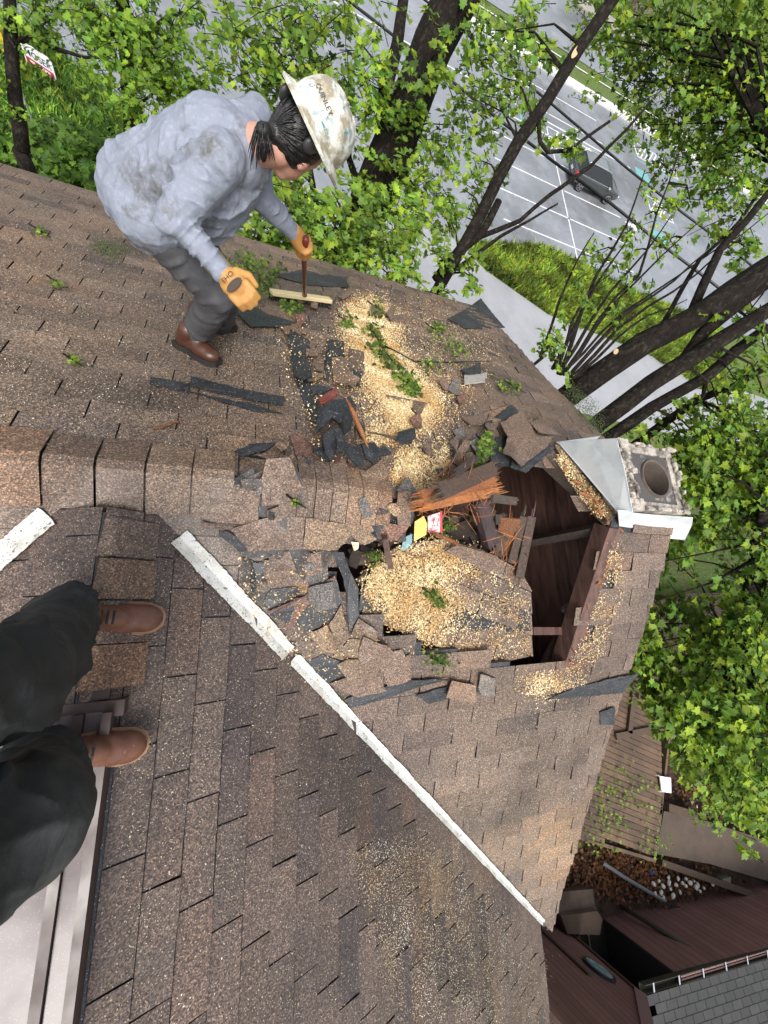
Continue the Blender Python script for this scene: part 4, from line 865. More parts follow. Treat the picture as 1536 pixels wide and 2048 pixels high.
def hatch(x0, x1, y0, y1, n):
    line(mk, x0, y0, x1, y0); line(mk, x0, y1, x1 - .8, y1); line(mk, x0, y0, x0, y1); line(mk, x1, y0, x1 - .8, y1)
    for i in range(n): f = x0 + (x1 - x0 - 1.2) * i / n; line(mk, f, y0 + .1, f + 1.1, y1 - .1, .13)
hatch(20.8, 26.0, 33.3, 35.6, 8); hatch(31.5, 37.0, 38.2, 40.0, 9); hatch(31.3, 34.2, 31.8, 33.6, 6)
line(mt_, 21, 32.9, 26, 32.9, .14); line(mt_, 31.0, 37.7, 37, 37.7, .14); line(mt_, 30.9, 30.9, 34, 30.9, .14); line(mt_, 18.5, 33.2, 18.2, 36, .18)
mt_.face([Vector(q) for q in ((30.6, 35.2, G + .01), (32.4, 35.2, G + .01), (32.3, 36.6, G + .01), (30.7, 36.6, G + .01))]); mt_.face([Vector(q) for q in ((30.6, 28.6, G + .01), (32.6, 28.6, G + .01), (32.5, 29.8, G + .01), (30.7, 29.8, G + .01))])
tag(mk.build('white_markings', M_LINE), kind='structure'); tag(mt_.build('teal_markings', M_TEALP), kind='structure')
# arrows
for (x, y) in ((28.4, 28.6), (19.2, 38.8)):
    mb = MB(); mb.face([Vector((x, y, G + .01)), Vector((x + .9, y + .45, G + .01)), Vector((x, y + .9, G + .01))]); mb.face([Vector((x - .9, y + .3, G + .01)), Vector((x - .01, y + .3, G + .01)), Vector((x - .01, y + .6, G + .01)), Vector((x - .9, y + .6, G + .01))]); tag(mb.build('arrow_marking', M_LINE), kind='structure')
# grass blades: verge between lane and lot, and the bank by the sign
M_BLADE = mat('grass_blades', (.16, .26, .035), .7, tint=True, trans=.25)
def blades(name, n, region, zf, hgt, wid, cols):
    P = region(n); n = len(P); h_ = hgt * rng.uniform(.5, 1.2, n); a = rng.uniform(0, 2 * np.pi, n); lean = rng.normal(0, .45, (n, 2)) * h_[:, None]
    z = zf(P); b = np.c_[P, z]; s_ = np.c_[np.cos(a), np.sin(a), np.zeros(n)] * wid; t = b + np.c_[lean, h_]; m_ = b + np.c_[lean * .35, h_ * .6]
    V = np.stack([b - s_, b + s_, m_ + s_ * .7, t, m_ - s_ * .7], 1).reshape(-1, 3); Fc = np.arange(n * 5).reshape(n, 5)
    c = np.array(cols)[rng.integers(0, len(cols), n)] * rng.uniform(.6, 1.3, (n, 1)) * np.array([.45 + 1.5 * max(0, .4 + noise.noise(Vector((a_ * .7, b_ * .7, 0))) + .5 * noise.noise(Vector((a_ * 2.3, b_ * 2.3, 4)))) for a_, b_ in P])[:, None]; o = raw(name, V, Fc, M_BLADE, tint=c); tag(o, kind='stuff'); return o
def polyreg(P):
    P = [tuple(q) for q in P]; x0, x1 = min(p[0] for p in P), max(p[0] for p in P); y0, y1 = min(p[1] for p in P), max(p[1] for p in P)
    def f(n):
        q = np.c_[rng.uniform(x0, x1, n), rng.uniform(y0, y1, n)]; return q[[inpoly(a, b, P) for a, b in q]]
    return f
verge = [(12.3, 21.0), (13.4, 19.4), (17.6, 17.7), (26, 17.0), (34, 14.5), (36, 21.8), (26.5, 22.1), (21, 22.8), (18, 23.0)]
blades('grass', 52000, polyreg(verge), lambda P: np.full(len(P), G - .02), .42, .045, [(1, 1, .9), (1.9, 1.5, .8), (.6, .8, .9), (1.5, 1.4, 1.2), (1.3, .7, .8)])
blades('grass', 70000, polyreg([(-30, 12), (-4.5, 12), (-3, 20.4), (-9, 24), (-30, 24)]), lambda P: np.full(len(P), G - .02), .40, .05, [(.6, .85, .9), (.9, 1.1, .9), (.4, .6, .6), (1.3, 1.1, .8)])
# ------------------------------------------------------------------ foliage machinery
M_LEAF = mat('maple_leaf', (.205, .330, .036), .55, tint=True, spec=.35, trans=.42)
M_BARK = mat('wet_dark_bark', (.014, .010, .008), .9, spec=.2, n1=(6, (.006, .005, .004), .4, .65, .8), n2=(18, (.055, .052, .035), .52, .7, .7), bump=(22, 1, .05), stretch=(1, 1, .35))
M_CUT = mat('fresh_saw_cut', (.52, .36, .20), .7, n1=(30, (.38, .22, .10), .4, .7, .6))
LH = np.array([(0, 0), (.16, .02), (.36, -.12), (.36, .10), (.60, .18), (.42, .38), (.50, .62), (.24, .58), (.14, .76), (0, 1.0)])
def leafmesh(name, pos, outd, size, par, cols, droop=.35, up=None):
    """two-sided maple leaves: each is a pair of lobed halves folded along the midrib"""
    n = len(pos); k = len(LH)
    nrm_ = np.c_[rng.normal(0, .42, n), rng.normal(0, .42, n), np.ones(n)]; nrm_ /= np.linalg.norm(nrm_, axis=1)[:, None]
    d = outd + rng.normal(0, .5, (n, 3)); d[:, 2] -= droop; d -= nrm_ * np.sum(d * nrm_, 1)[:, None] * .75; d /= np.linalg.norm(d, axis=1)[:, None]
    s_ = np.cross(d, nrm_); s_ /= np.linalg.norm(s_, axis=1)[:, None]; nn = np.cross(s_, d)
    sz = size * rng.uniform(.45, 1.3, n); V = np.zeros((n, 2, k, 3)); fold = rng.uniform(.05, .45, n); curl = rng.uniform(-.1, .35, n)
    for side in (0, 1):
        sg_ = -1 if side else 1; x = LH[:, 0][None] * sz[:, None]; y = LH[:, 1][None] * sz[:, None]
        V[:, side] = pos[:, None] + s_[:, None] * (sg_ * x)[..., None] + d[:, None] * y[..., None] + nn[:, None] * (x * fold[:, None] - curl[:, None] * y * y / sz[:, None])[..., None]
    Fc = np.arange(n * 2 * k).reshape(n * 2, k); Fc[1::2] = Fc[1::2, ::-1]
    c = np.array(cols)[rng.integers(0, len(cols), n)] * rng.uniform(.55, 1.3, (n, 1)) * np.array([1 + .55 * noise.noise(Vector(p_) * 1.6) for p_ in pos])[:, None]; return raw(name, V.reshape(-1, 3), Fc, M_LEAF, par, tint=np.repeat(c, 2, 0))
GREEN = [(1, 1, 1), (1.25, 1.12, .9), (.75, .85, 1.0), (1.5, 1.25, .9), (.5, .65, .8), (.9, .95, 1.6)]
GREEND = [(.75, .85, .9), (.55, .7, .8), (.95, 1, .9), (1.15, 1.1, .8)]
def lim(mb, pts, r0, r1, n=8, wob=.0):
    pts = [Vector(p) for p in pts]; Q = []
    for i in range(len(pts) - 1):
        m_ = max(2, int((pts[i + 1] - pts[i]).length / .35))
        for k in range(m_): Q.append(pts[i].lerp(pts[i + 1], k / m_))
    Q.append(pts[-1]); N = len(Q)
    Q = [q + Vector((noise.noise(q * .9 + Vector((3, 0, 0))), noise.noise(q * .9 + Vector((0, 7, 0))), 0)) * wob for q in Q]
    mb.tube(Q, [(r0 + (r1 - r0) * i / (N - 1)) * (1 + .10 * noise.noise(q * 2.3)) for i, q in enumerate(Q)], n); return Q
def sprays(clumps, size, twig, dens=1.0, root=None, nl=9):
    dens *= 1.35; nl += 2
    """clumps: (centre, radius, number of twigs). Returns leaf positions and directions; twigs go into the twig mesh"""
    pos = []; od = []
    for c, r, n in clumps:
        c = Vector(c)
        for _ in range(max(1, int(n * dens))):
            st = c + Vector((random.gauss(0, .5), random.gauss(0, .5), random.gauss(0, .42))) * r
            dr = Vector((random.gauss(0, 1), random.gauss(0, 1), random.gauss(-.25, .5))).normalized(); L = random.uniform(.35, .8) * min(1, r * 1.2)
            en = st + dr * L + Vector((0, 0, -.12 * L)); mid = st.lerp(en, .5) + Vector((0, 0, .06 * L)); twig.tube([st, mid, en], [.006, .0045, .0025], 4, cap=False)
            for k in range(nl):
                f = .15 + .85 * k / (nl - 1); p = st.lerp(mid, f * 2) if f < .5 else mid.lerp(en, f * 2 - 1)
                sd_ = dr.cross(Vector((0, 0, 1))) * (1 if k % 2 else -1) + Vector((random.gauss(0, .3), random.gauss(0, .3), random.gauss(0, .3))); q = p + sd_ * .05
                pos.append(tuple(q)); od.append(tuple((sd_ + dr * .4).normalized()))
        if root is not None:
            a = min(root, key=lambda q: (q - c).length + abs(q.z - c.z + .6 * (q - c).length) * .6); m1 = a.lerp(c, .5) + Vector((0, 0, .12 * (c - a).length)); L = (c - a).length
            if L < 7: twig.tube([a, a.lerp(m1, .6), m1, c], [.012 + .008 * L, .010 + .006 * L, .008 + .003 * L, .006], 5, cap=False)
    return np.array(pos), np.array(od)
def tree(name, label, cat, stems, clumps, size=.12, dens=1, cols=GREEN, group=None, base=None, extra=None, nl=9, wob=.08):
    """stems: list of (points, r0, r1); the first one is carried straight down to the ground"""
    p0 = Vector(stems[0][0][0]); b = Vector((p0.x, p0.y, gz(p0.x, p0.y))) if base is None else Vector(base)
    root = empty(name, tuple(b)); tag(root, label, cat, group)
    tm = MB(); allq = []
    for i, (pts, r0, r1) in enumerate(stems):
        if i == 0 and base is None: lim(tm, [b, pts[0]], r0 * 1.25, r0, 12, 0)
        allq += lim(tm, pts, r0, r1, 10 if r0 > .06 else 6, wob if i else wob)
    adopt(tm.build('trunk', M_BARK, None, True), root)
    if extra: extra(root)
    if clumps:
        size *= .70; dens *= 1.35; tw = MB(); pos, od = sprays(clumps, size, tw, dens, allq, nl); adopt(tw.build('twigs', M_BARK), root); adopt(leafmesh('crown', pos, od, size, None, cols), root)
    return root
def cl(L): return [(pd(px, py, d), r, n) for px, py, d, r, n in L]
# ------------------------------------------------------------------ trees
random.seed(31)
D = lambda L, d: [pd(x, y, d) if not isinstance(d, (list, tuple)) else pd(x, y, d[i]) for i, (x, y) in enumerate(L)]
tree('maple_tree', 'thick dark maple trunk rising behind the hard hat, leaning right, with bright green leaves', 'tree',
     [(D([(722, 450), (770, 340), (822, 200), (868, 90), (925, -20), (960, -110)], [7.2, 6.7, 6.2, 5.9, 5.6, 5.4]), .36, .27), (D([(800, 250), (765, 190), (790, 90), (812, -30)], [6.3, 6.5, 6.5, 6.4]), .13, .08), (D([(730, 400), (700, 320), (690, 250)], [6.9, 7.0, 7.1]), .07, .03)],
     cl([(500, 60, 5.6, .7, 17), (590, 40, 5.4, .8, 20), (640, 120, 5.8, .8, 22), (520, 160, 6.2, .7, 15), (560, 120, 6.0, .7, 17), (700, 60, 5.8, .6, 14), (720, 160, 5.9, .6, 15), (760, 240, 5.9, .35, 5), (840, 150, 5.2, .3, 5), (880, 110, 5.4, .25, 4), (650, 210, 6.2, .7, 15), (730, 380, 6.3, .3, 4), (820, 350, 6.2, .4, 8), (840, 390, 6.1, .6, 16), (780, 420, 6.0, .5, 13), (860, 300, 6.3, .5, 10), (900, 250, 6.3, .5, 8), (700, 470, 6.6, .6, 12)]), .135)
tree('young_maple_tree', 'thin leafy maple growing low behind the worker arms and broom', 'tree',
     [(D([(640, 560), (628, 430), (615, 300)], [6.4, 6.2, 6.0]), .07, .04), (D([(700, 560), (690, 480)], [6.0, 5.8]), .05, .02)],
     cl([(560, 420, 5.2, .5, 14), (600, 380, 5.2, .5, 13), (590, 470, 5.2, .4, 11), (650, 450, 5.2, .5, 15), (680, 520, 5.1, .45, 14), (740, 520, 5.1, .4, 13), (500, 470, 5.4, .5, 14), (540, 500, 5.3, .4, 12), (620, 530, 5.0, .35, 12), (790, 560, 5.0, .3, 7), (470, 510, 5.5, .3, 8), (720, 450, 5.4, .5, 12), (780, 490, 5.4, .5, 12), (570, 340, 5.6, .4, 8)]), .125)
def cut1(root):
    mb = MB(); c = pd(1152, 103, 5.0); n = (-c).normalized(); u = Vector(R @ _n(np.array([.55, .83, 0]))); v = n.cross(u); mb.prism([c + u * .10 * math.cos(a) + v * .05 * math.sin(a) for a in [2 * math.pi * i / 14 for i in range(14)]], n, .05); adopt(mb.build('sawn_branch_end', M_CUT), root)
tree('slender_maple_tree', 'slender dark maple stem with an oval pale saw cut, slanting across the parking lot', 'tree',
     [(D([(878, 575), (960, 425), (1040, 290), (1100, 200), (1165, 95), (1240, -30), (1290, -110)], [5.9, 5.6, 5.3, 5.15, 5.05, 4.9, 4.8]), .085, .07), (D([(872, 560), (915, 500), (960, 465), (998, 402)], [5.9, 5.8, 5.7, 5.6]), .075, .05),
      (D([(958, 470), (1040, 440), (1100, 390), (1180, 330), (1250, 260), (1300, 200)], [5.7, 5.7, 5.6, 5.5, 5.4, 5.3]), .035, .016), (D([(900, 545), (1000, 470), (1060, 440), (1115, 405)], [5.9, 5.8, 5.8, 5.7]), .03, .012), (D([(1080, 235), (1085, 290), (1100, 310), (1140, 305), (1220, 245)], [5.2, 5.2, 5.2, 5.3, 5.3]), .028, .02)],
     cl([(960, 200, 5.4, .4, 8), (1000, 150, 5.4, .5, 10), (1030, 60, 5.5, .5, 11), (1060, 120, 5.3, .4, 8), (980, 60, 5.6, .5, 9), (930, 380, 5.7, .35, 6), (900, 440, 5.7, .3, 6), (960, 320, 5.6, .3, 5), (1130, 285, 5.3, .2, 4), (950, 560, 5.5, .25, 5), (880, 520, 5.6, .3, 6), (1060, 260, 5.4, .3, 4), (1010, 230, 5.5, .35, 5)]), .125, extra=cut1)
def cut2(root):
    mb = MB(); c = pd(1232, 703, 4.75); n = (-c).normalized(); u = n.orthogonal().normalized(); v = n.cross(u); mb.prism([c + u * .032 * math.cos(a) + v * .026 * math.sin(a) for a in [2 * math.pi * i / 10 for i in range(10)]], n, .05); adopt(mb.build('sawn_branch_end', M_CUT), root)
tree('maple_tree', 'thickest and uppermost of four dark trunks right of the roof, with a small saw cut', 'tree',
     [(D([(1140, 790), (1290, 690), (1400, 620), (1536, 540), (1650, 470)], [5.2, 4.9, 4.7, 4.5, 4.3]), .15, .125), (D([(1370, 640), (1440, 500), (1536, 380), (1620, 300)], [4.8, 4.8, 4.8, 4.8]), .055, .03), (D([(1300, 690), (1400, 520), (1480, 440), (1560, 330)], [5.0, 5.1, 5.2, 5.2]), .03, .018)],
     cl([(1480, 420, 5.0, .4, 7), (1520, 300, 5.2, .6, 12), (1440, 230, 5.8, .7, 12), (1400, 120, 6.0, .8, 15), (1500, 100, 5.6, .8, 17), (1500, 200, 5.6, .7, 13), (1300, 60, 6.2, .7, 12), (1320, 160, 6.3, .6, 9), (1420, 320, 5.8, .6, 9), (1350, 20, 6.0, .6, 11), (1510, 10, 5.4, .7, 14), (1230, 80, 6.4, .5, 7), (1500, 500, 5.0, .3, 4), (1380, 260, 6.2, .5, 9), (1230, 160, 6.6, .5, 6), (1300, 250, 6.4, .4, 6), (1350, 330, 6.4, .4, 6), (1450, 150, 6.0, .7, 14), (1390, 190, 6.0, .6, 12), (1180, 40, 6.8, .5, 7), (1270, 110, 6.6, .5, 8), (1340, 90, 6.2, .6, 10), (1530, 400, 5.2, .4, 8), (1430, 380, 5.6, .4, 6), (1480, 60, 5.8, .8, 18), (1420, 60, 6.0, .8, 16), (1510, 160, 5.6, .7, 16), (1460, 270, 5.8, .6, 12), (1370, 130, 6.2, .6, 12), (1220, 20, 6.6, .6, 10), (1530, 240, 5.4, .6, 12), (1290, 30, 6.6, .6, 10)]), .125, extra=cut2)
tree('maple_tree', 'second dark trunk of the four right of the roof, forking in two', 'tree',
     [(D([(1196, 850), (1300, 765), (1360, 722), (1420, 680), (1536, 620), (1640, 560)], [5.0, 4.85, 4.75, 4.65, 4.5, 4.4]), .115, .075), (D([(1362, 722), (1400, 660), (1536, 570), (1640, 500)], [4.8, 4.8, 4.7, 4.6]), .085, .06)],
     cl([(1470, 760, 5.0, .4, 8), (1530, 700, 4.9, .4, 7), (1500, 620, 5.0, .3, 4), (1440, 820, 5.1, .4, 8), (1530, 790, 4.9, .5, 10)]), .115)
tree('maple_tree', 'third dark trunk of the four right of the roof, thinner and knotted near the chimney', 'tree',
     [(D([(1205, 880), (1300, 815), (1410, 750), (1470, 700), (1536, 660)], [5.3, 5.2, 5.0, 4.9, 4.8]), .08, .06), (D([(1412, 742), (1405, 790), (1400, 800)], [5.0, 5.1, 5.2]), .03, .015)],
     cl([(1400, 880, 5.0, .4, 9), (1460, 900, 4.9, .5, 12), (1520, 880, 4.8, .5, 11)]), .115)
tree('maple_tree', 'lowest and thinnest of the dark trunks right of the roof, just above the chimney', 'tree',
     [(D([(1262, 895), (1340, 840), (1400, 800), (1470, 775), (1536, 735)], [5.6, 5.5, 5.4, 5.3, 5.2]), .065, .04), (D([(1235, 890), (1236, 868), (1245, 850)], [5.6, 5.6, 5.6]), .015, .01)],
     cl([(1270, 880, 5.4, .2, 3), (1360, 870, 5.5, .35, 6), (1420, 960, 5.0, .4, 9)]), .115)
# dense crown below and right of the chimney
cr_ = []
random.seed(77)
for i in range(92):
    y = random.uniform(880, 1620); xmin = 1385 if y < 1080 else (1275 if y < 1180 else 1250 + max(0, (y - 1330)) * .58); xmax = 1620
    if xmin > 1540: continue
    cr_.append((random.uniform(xmin + 20, xmax), y, random.uniform(4.6, 7.0), .40, 11))
cr_ += [(1290, 1130, 5.2, .25, 6), (1260, 1220, 5.2, .25, 7), (1275, 1290, 5.2, .25, 7), (1340, 1390, 5.4, .25, 6), (1380, 1450, 5.4, .25, 6), (1390, 1540, 5.6, .2, 3), (1400, 1080, 5.2, .3, 6)]
tree('maple_tree', 'dense bright green maple crown filling the right edge beside the gable', 'tree',
     [(D([(1480, 1330), (1500, 1180), (1530, 1000)], [7.2, 5.8, 4.6]), .12, .05), (D([(1490, 1280), (1440, 1250)], [6.6, 6.2]), .04, .02), (D([(1500, 1180), (1560, 1150)], [5.8, 5.6]), .05, .03)], cl(cr_), .125, cols=GREEN)
# thin suckers
st = []
random.seed(9)
for a, b, c in [((1085, 715), (1120, 600), (1190, 470)), ((1110, 740), (1180, 620), (1260, 470)), ((1120, 750), (1230, 600), (1340, 430)), ((1130, 752), (1240, 620), (1400, 440)), ((1140, 755), (1260, 640), (1420, 500)), ((1120, 745), (1150, 650), (1230, 560)), ((1140, 765), (1300, 620), (1480, 470)), ((1125, 752), (1200, 560), (1290, 340)), ((1130, 752), (1280, 560), (1360, 300)), ((1128, 750), (1300, 600), (1536, 420)), ((1150, 760), (1240, 690), (1370, 600))]:
    st.append((D([a, b, ((b[0] + c[0]) / 2 + random.uniform(-12, 12), (b[1] + c[1]) / 2 + random.uniform(-12, 12)), c], [5.0, 5.0, 4.9, 4.9]), random.uniform(.018, .032), .006))
tree('sucker_clump', 'clump of thin bare upright shoots fanning out over the grass verge', 'tree', st, cl([(1100, 690, 5.0, .2, 4), (1130, 720, 5.0, .18, 4), (1150, 650, 5.0, .2, 3), (1260, 560, 5.0, .25, 4), (1290, 430, 5.2, .3, 5), (1200, 500, 5.2, .25, 3), (1230, 620, 5.0, .2, 3), (1330, 480, 5.2, .3, 4), (1180, 600, 5.0, .2, 3), (1380, 400, 5.3, .3, 4), (1270, 500, 5.0, .2, 3)]), .10, wob=.12)
# left side
tree('maple_tree', 'dark forked tree at the left edge beside the yard sign', 'tree',
     [(D([(40, 300), (32, 200), (25, 90), (15, -20)], [9.5, 9.0, 8.6, 8.2]), .16, .10), (D([(28, 80), (70, 80), (110, 100), (160, 115), (215, 114)], [8.6, 8.6, 8.5, 8.4, 8.3]), .05, .02), (D([(30, 90), (70, 60), (105, 30)], [8.6, 8.5, 8.4]), .03, .015)],
     cl([(30, 20, 8.4, .8, 14), (90, 10, 8.4, .9, 16), (140, 50, 8.4, .8, 12), (10, 200, 8.8, .4, 4), (60, 40, 8.5, .6, 6), (130, 0, 8.2, .8, 10)]), .15, cols=GREEND)
tree('maple_tree', 'drooping maple above the worker back with the grey road showing through', 'tree',
     [(D([(262, 262), (256, 180), (250, 80), (246, -20)], [7.6, 7.3, 7.0, 6.8]), .13, .10), (D([(252, 110), (200, 30), (150, -20)], [7.0, 6.8, 6.6]), .04, .02), (D([(250, 90), (330, 40), (400, 20)], [7.0, 6.8, 6.6]), .035, .015)],
     cl([(220, 40, 6.6, .6, 14), (280, 60, 6.5, .6, 15), (205, 70, 6.8, .4, 6), (320, 100, 6.6, .5, 12), (270, 140, 6.7, .5, 13), (330, 160, 6.6, .5, 12), (235, 180, 6.9, .3, 4), (290, 200, 6.8, .4, 9), (370, 170, 6.6, .4, 9), (360, 30, 6.4, .5, 10), (180, 10, 6.5, .5, 8), (420, 60, 6.4, .3, 4), (400, 190, 6.6, .3, 5), (340, 60, 6.6, .5, 8)]), .14, cols=GREEND)
# shrubs under the left eave
def shrub(label, L_, size=.09, cols=GREEND, dens=1): 
    c0 = cl(L_); b = Vector(c0[0][0]); b.z = G; r = empty('shrub', tuple(b)); tag(r, label, 'shrub')
    tw = MB(); 
    for c, rr, n in c0: tw.tube([Vector((c.x, c.y, gz(c.x, c.y))), c.lerp(Vector((c.x, c.y, gz(c.x, c.y))), .3), c], [.03, .02, .01], 5)
    pos, od = sprays(c0, size, tw, dens, None, 9); adopt(tw.build('stems', M_BARK), r); adopt(leafmesh('foliage', pos, od, size, None, cols), r)
random.seed(41)
shrub('dark shrub mass against the house under the left eave', [(x + random.uniform(-20, 20), y + random.uniform(-15, 15), 13.0, 1.3, 46) for x, y in [(20, 310), (80, 335), (140, 350), (180, 380), (60, 300), (120, 325), (190, 335), (230, 350)]], .20, [(.45, .55, .6), (.3, .42, .5), (.65, .75, .7)])
# background woods at the top right and beyond the road
random.seed(55)
for i, (x, y, px_s, lab) in enumerate([(26, 64, 0, 'pale grey-brown leafless bush beyond the road near the top edge'), (34, 66, 1, 'rounded yellow-green tree beyond the road, left of the bare bush'), (48, 62, 1, 'green tree beyond the road near the top right corner'), (60, 68, 1, 'large dark green tree in the far top right corner'), (70, 58, 1, 'rightmost green tree beyond the road'), (40, 78, 1, 'distant green tree behind the bare bush')]):
    cols = [(1, .9, 1.2)] if False else (GREEN if i % 2 else GREEND)
    h = 5 + 3 * (i > 1); c = [(Vector((x + random.uniform(-2.4, 2.4), y + random.uniform(-2.4, 2.4), G + h * random.uniform(.45, 1))), 1.6, 26) for _ in range(9)]
    if i == 0:
        r = empty('bare_bush', (x + 12, y, G)); tag(r, lab, 'bush'); mb = MB()
        for k in range(160):
            d = Vector((random.gauss(0, .5), random.gauss(0, .5), 1)).normalized() * random.uniform(2.5, 4.5); b = Vector((x + 12 + random.gauss(0, .8), y + random.gauss(0, .8), G)); mb.tube([b, b + d * .5, b + d], [.05, .03, .015], 4)
        adopt(mb.build('branches', mat('pale_twigs', (.26, .20, .17), .9)), r); continue
    tree('background_tree', lab, 'tree', [([Vector((x, y, G + 1)), Vector((x, y, G + h * .8))], .2, .1)], c, .42, 1, cols)
# overhead cables
M_CAB = mat('black_cable', (.012, .012, .014), .5)
def cable(lab, pts, r):
    mb = MB(); P = D(pts, 9.0) ; a, b = P[0], P[-1]; d = (b - a); Q = [a - d * 1.5, a - d * .7] + P + [b + d * .7, b + d * 1.6]; mb.tube(Q, r, 6, cap=True); o = mb.build('overhead_cable', M_CAB); tag(o, lab, 'cable', 'overhead cables above the lot')
cable('overhead black cable crossing just in front of the parked car', [(890, 151), (1000, 241), (1108, 324), (1223, 408), (1331, 495), (1415, 558)], .032)
cable('overhead black cable running above and right of the parked car', [(1010, 130), (1101, 206), (1244, 328), (1366, 426), (1464, 499)], .026)
# ------------------------------------------------------------------ parked car
M_CAR = mat('dark_grey_car_paint', (.035, .042, .042), .25, coat=1, spec=.6); M_GLS = mat('dark_car_glass', (.012, .015, .017), .08, spec=.8); M_ROOFG = mat('wet_car_roof', (.13, .15, .155), .2, coat=1)
M_TYRE = mat('tyre', (.012, .012, .012), .8); M_RIM = mat('alloy_rim', (.35, .36, .37), .3, metal=.8); M_RED = mat('red_tail_lamp', (.55, .012, .012), .25); M_LAMP = mat('clear_lamp', (.6, .62, .62), .15); M_CHROME = mat('bright_trim', (.6, .62, .63), .2, metal=.7)
car = empty('parked_car', (23.95, 30.9, G)); tag(car, 'dark grey sport utility vehicle parked across the white bay lines', 'car')
def carp(v, f, name, m, smooth=False):
    mb = MB(); mb.v = [(23.95 + x, 30.9 + y, G + z) for x, y, z in v]; mb.f = f; mb.c = [(1, 1, 1)] * len(f); mb.m = [0] * len(f); o = mb.build(name, m, None, smooth); adopt(o, car); return o
sec = [(-2.28, .62, .50, .95, .92), (-2.30, .74, .38, 1.0, .93), (-2.05, .90, .30, 1.05, .95), (-1.2, .94, .26, 1.02, .95), (0, .94, .26, 1.0, .94), (1.0, .93, .26, .98, .93), (1.6, .92, .28, .95, .90), (2.1, .84, .32, .86, .80), (2.32, .66, .42, .72, .60)]
v = []; f = []; K = 10
for x, w_, z0, z1, _ in sec:
    v += [(x, -w_ * .9, z0), (x, -w_, z0 + .12), (x, -w_, (z0 + z1) / 2 + .05), (x, -w_ * .96, z1 - .06), (x, -w_ * .86, z1), (x, w_ * .86, z1), (x, w_ * .96, z1 - .06), (x, w_, (z0 + z1) / 2 + .05), (x, w_, z0 + .12), (x, w_ * .9, z0)]
for i in range(len(sec) - 1):
    for k in range(K): l = (k + 1) % K; f.append((i * K + k, i * K + l, (i + 1) * K + l, (i + 1) * K + k))
f += [tuple(range(K)), tuple(reversed(range((len(sec) - 1) * K, len(sec) * K)))]
o = carp(v, f, 'body', M_CAR, True); sb = o.modifiers.new('s', 'SUBSURF'); sb.levels = 2; sb.render_levels = 2
gh = [(-2.12, .80, 1.0), (-1.75, .66, 1.60), (-1.2, .64, 1.68), (0.1, .63, 1.68), (.45, .64, 1.62), (1.25, .80, .99)]
v = []; f = []
for x, w_, z in gh: v += [(x, -w_, z), (x, w_, z)]
v += [(-2.12, -.84, .98), (-2.12, .84, .98), (1.25, -.84, .97), (1.25, .84, .97), (-1.7, -.86, .99), (-1.7, .86, .99), (.4, -.86, .99), (.4, .86, .99)]
f = [(2, 3, 5, 4), (4, 5, 7, 6), (6, 7, 9, 8)]; carp(v, [(a, b, c, d) for a, b, c, d in f], 'car_roof', M_ROOFG)
carp(v, [(0, 1, 3, 2)], 'rear_window', M_GLS); carp(v, [(8, 9, 11, 10)], 'windscreen', M_GLS)
carp(v, [(0, 2, 4, 6, 8, 10, 14, 18, 16, 12)], 'side_window', M_GLS) if False else carp(v, [(12, 16, 18, 14, 8, 6, 4, 2)], 'side_window', M_GLS); carp(v, [(13, 3, 5, 7, 9, 15, 19, 17)], 'side_window', M_GLS)
for sy in (-1, 1):
    for x in (-1.36, 1.36):
        c = Vector((23.95 + x, 30.9 + sy * .86, G + .36)); mb = MB()
        mb.tube([c + Vector((0, q, 0)) for q in (-.12, -.11, .11, .12)], [.30, .36, .36, .30], 22); w_ = mb.build('wheel', M_TYRE, None, True); adopt(w_, car)
        mb = MB(); oy = sy * .125
        for k in range(5):
            a = 2 * math.pi * k / 5 + .3; mb.beam(c + Vector((0, oy, 0)), c + Vector((math.cos(a) * .24, oy, math.sin(a) * .24)), .06, .03, up=(0, 1, 0))
        mb.tube([c + Vector((math.cos(a) * .25, oy, math.sin(a) * .25)) for a in [2 * math.pi * i / 20 for i in range(21)]], .018, 5)
        rm = mb.build('rim', M_RIM); rm.parent = w_; rm.matrix_parent_inverse = (Matrix.Translation(car.location) @ w_.matrix_parent_inverse).inverted()
    mb = MB(); mb.box((23.95 - 2.2, 30.9 + sy * .76, G + .90), (.16, .22, .16)); o = mb.build('tail_light', M_RED); o.modifiers.new('b', 'BEVEL').width = .03; adopt(o, car)
    mb = MB(); mb.box((23.95 + 2.18, 30.9 + sy * .62, G + .68), (.18, .28, .12)); o = mb.build('headlight', M_LAMP); o.modifiers.new('b', 'BEVEL').width = .03; adopt(o, car)
    mb = MB(); mb.box((23.95 + .82, 30.9 + sy * 1.0, G + 1.02), (.14, .20, .13)); o = mb.build('wing_mirror', M_CHROME); o.modifiers.new('b', 'BEVEL').width = .03; adopt(o, car)
    mb = MB(); mb.tube([Vector((23.95 + a, 30.9 + sy * .62, G + z)) for a, z in ((-1.7, 1.66), (-1.6, 1.73), (.1, 1.72), (.3, 1.67))], .022, 6); adopt(mb.build('roof_rail', M_CHROME), car)
    mb = MB(); mb.beam(Vector((23.95 - 1.8, 30.9 + sy * .885, G + 1.0)), Vector((23.95 + 1.1, 30.9 + sy * .885, G + .99)), .03, .03); adopt(mb.build('window_trim', M_CHROME), car)
mb = MB(); mb.box((23.95 - 2.32, 30.9, G + .72), (.02, .34, .14)); adopt(mb.build('number_plate', M_LAMP), car)
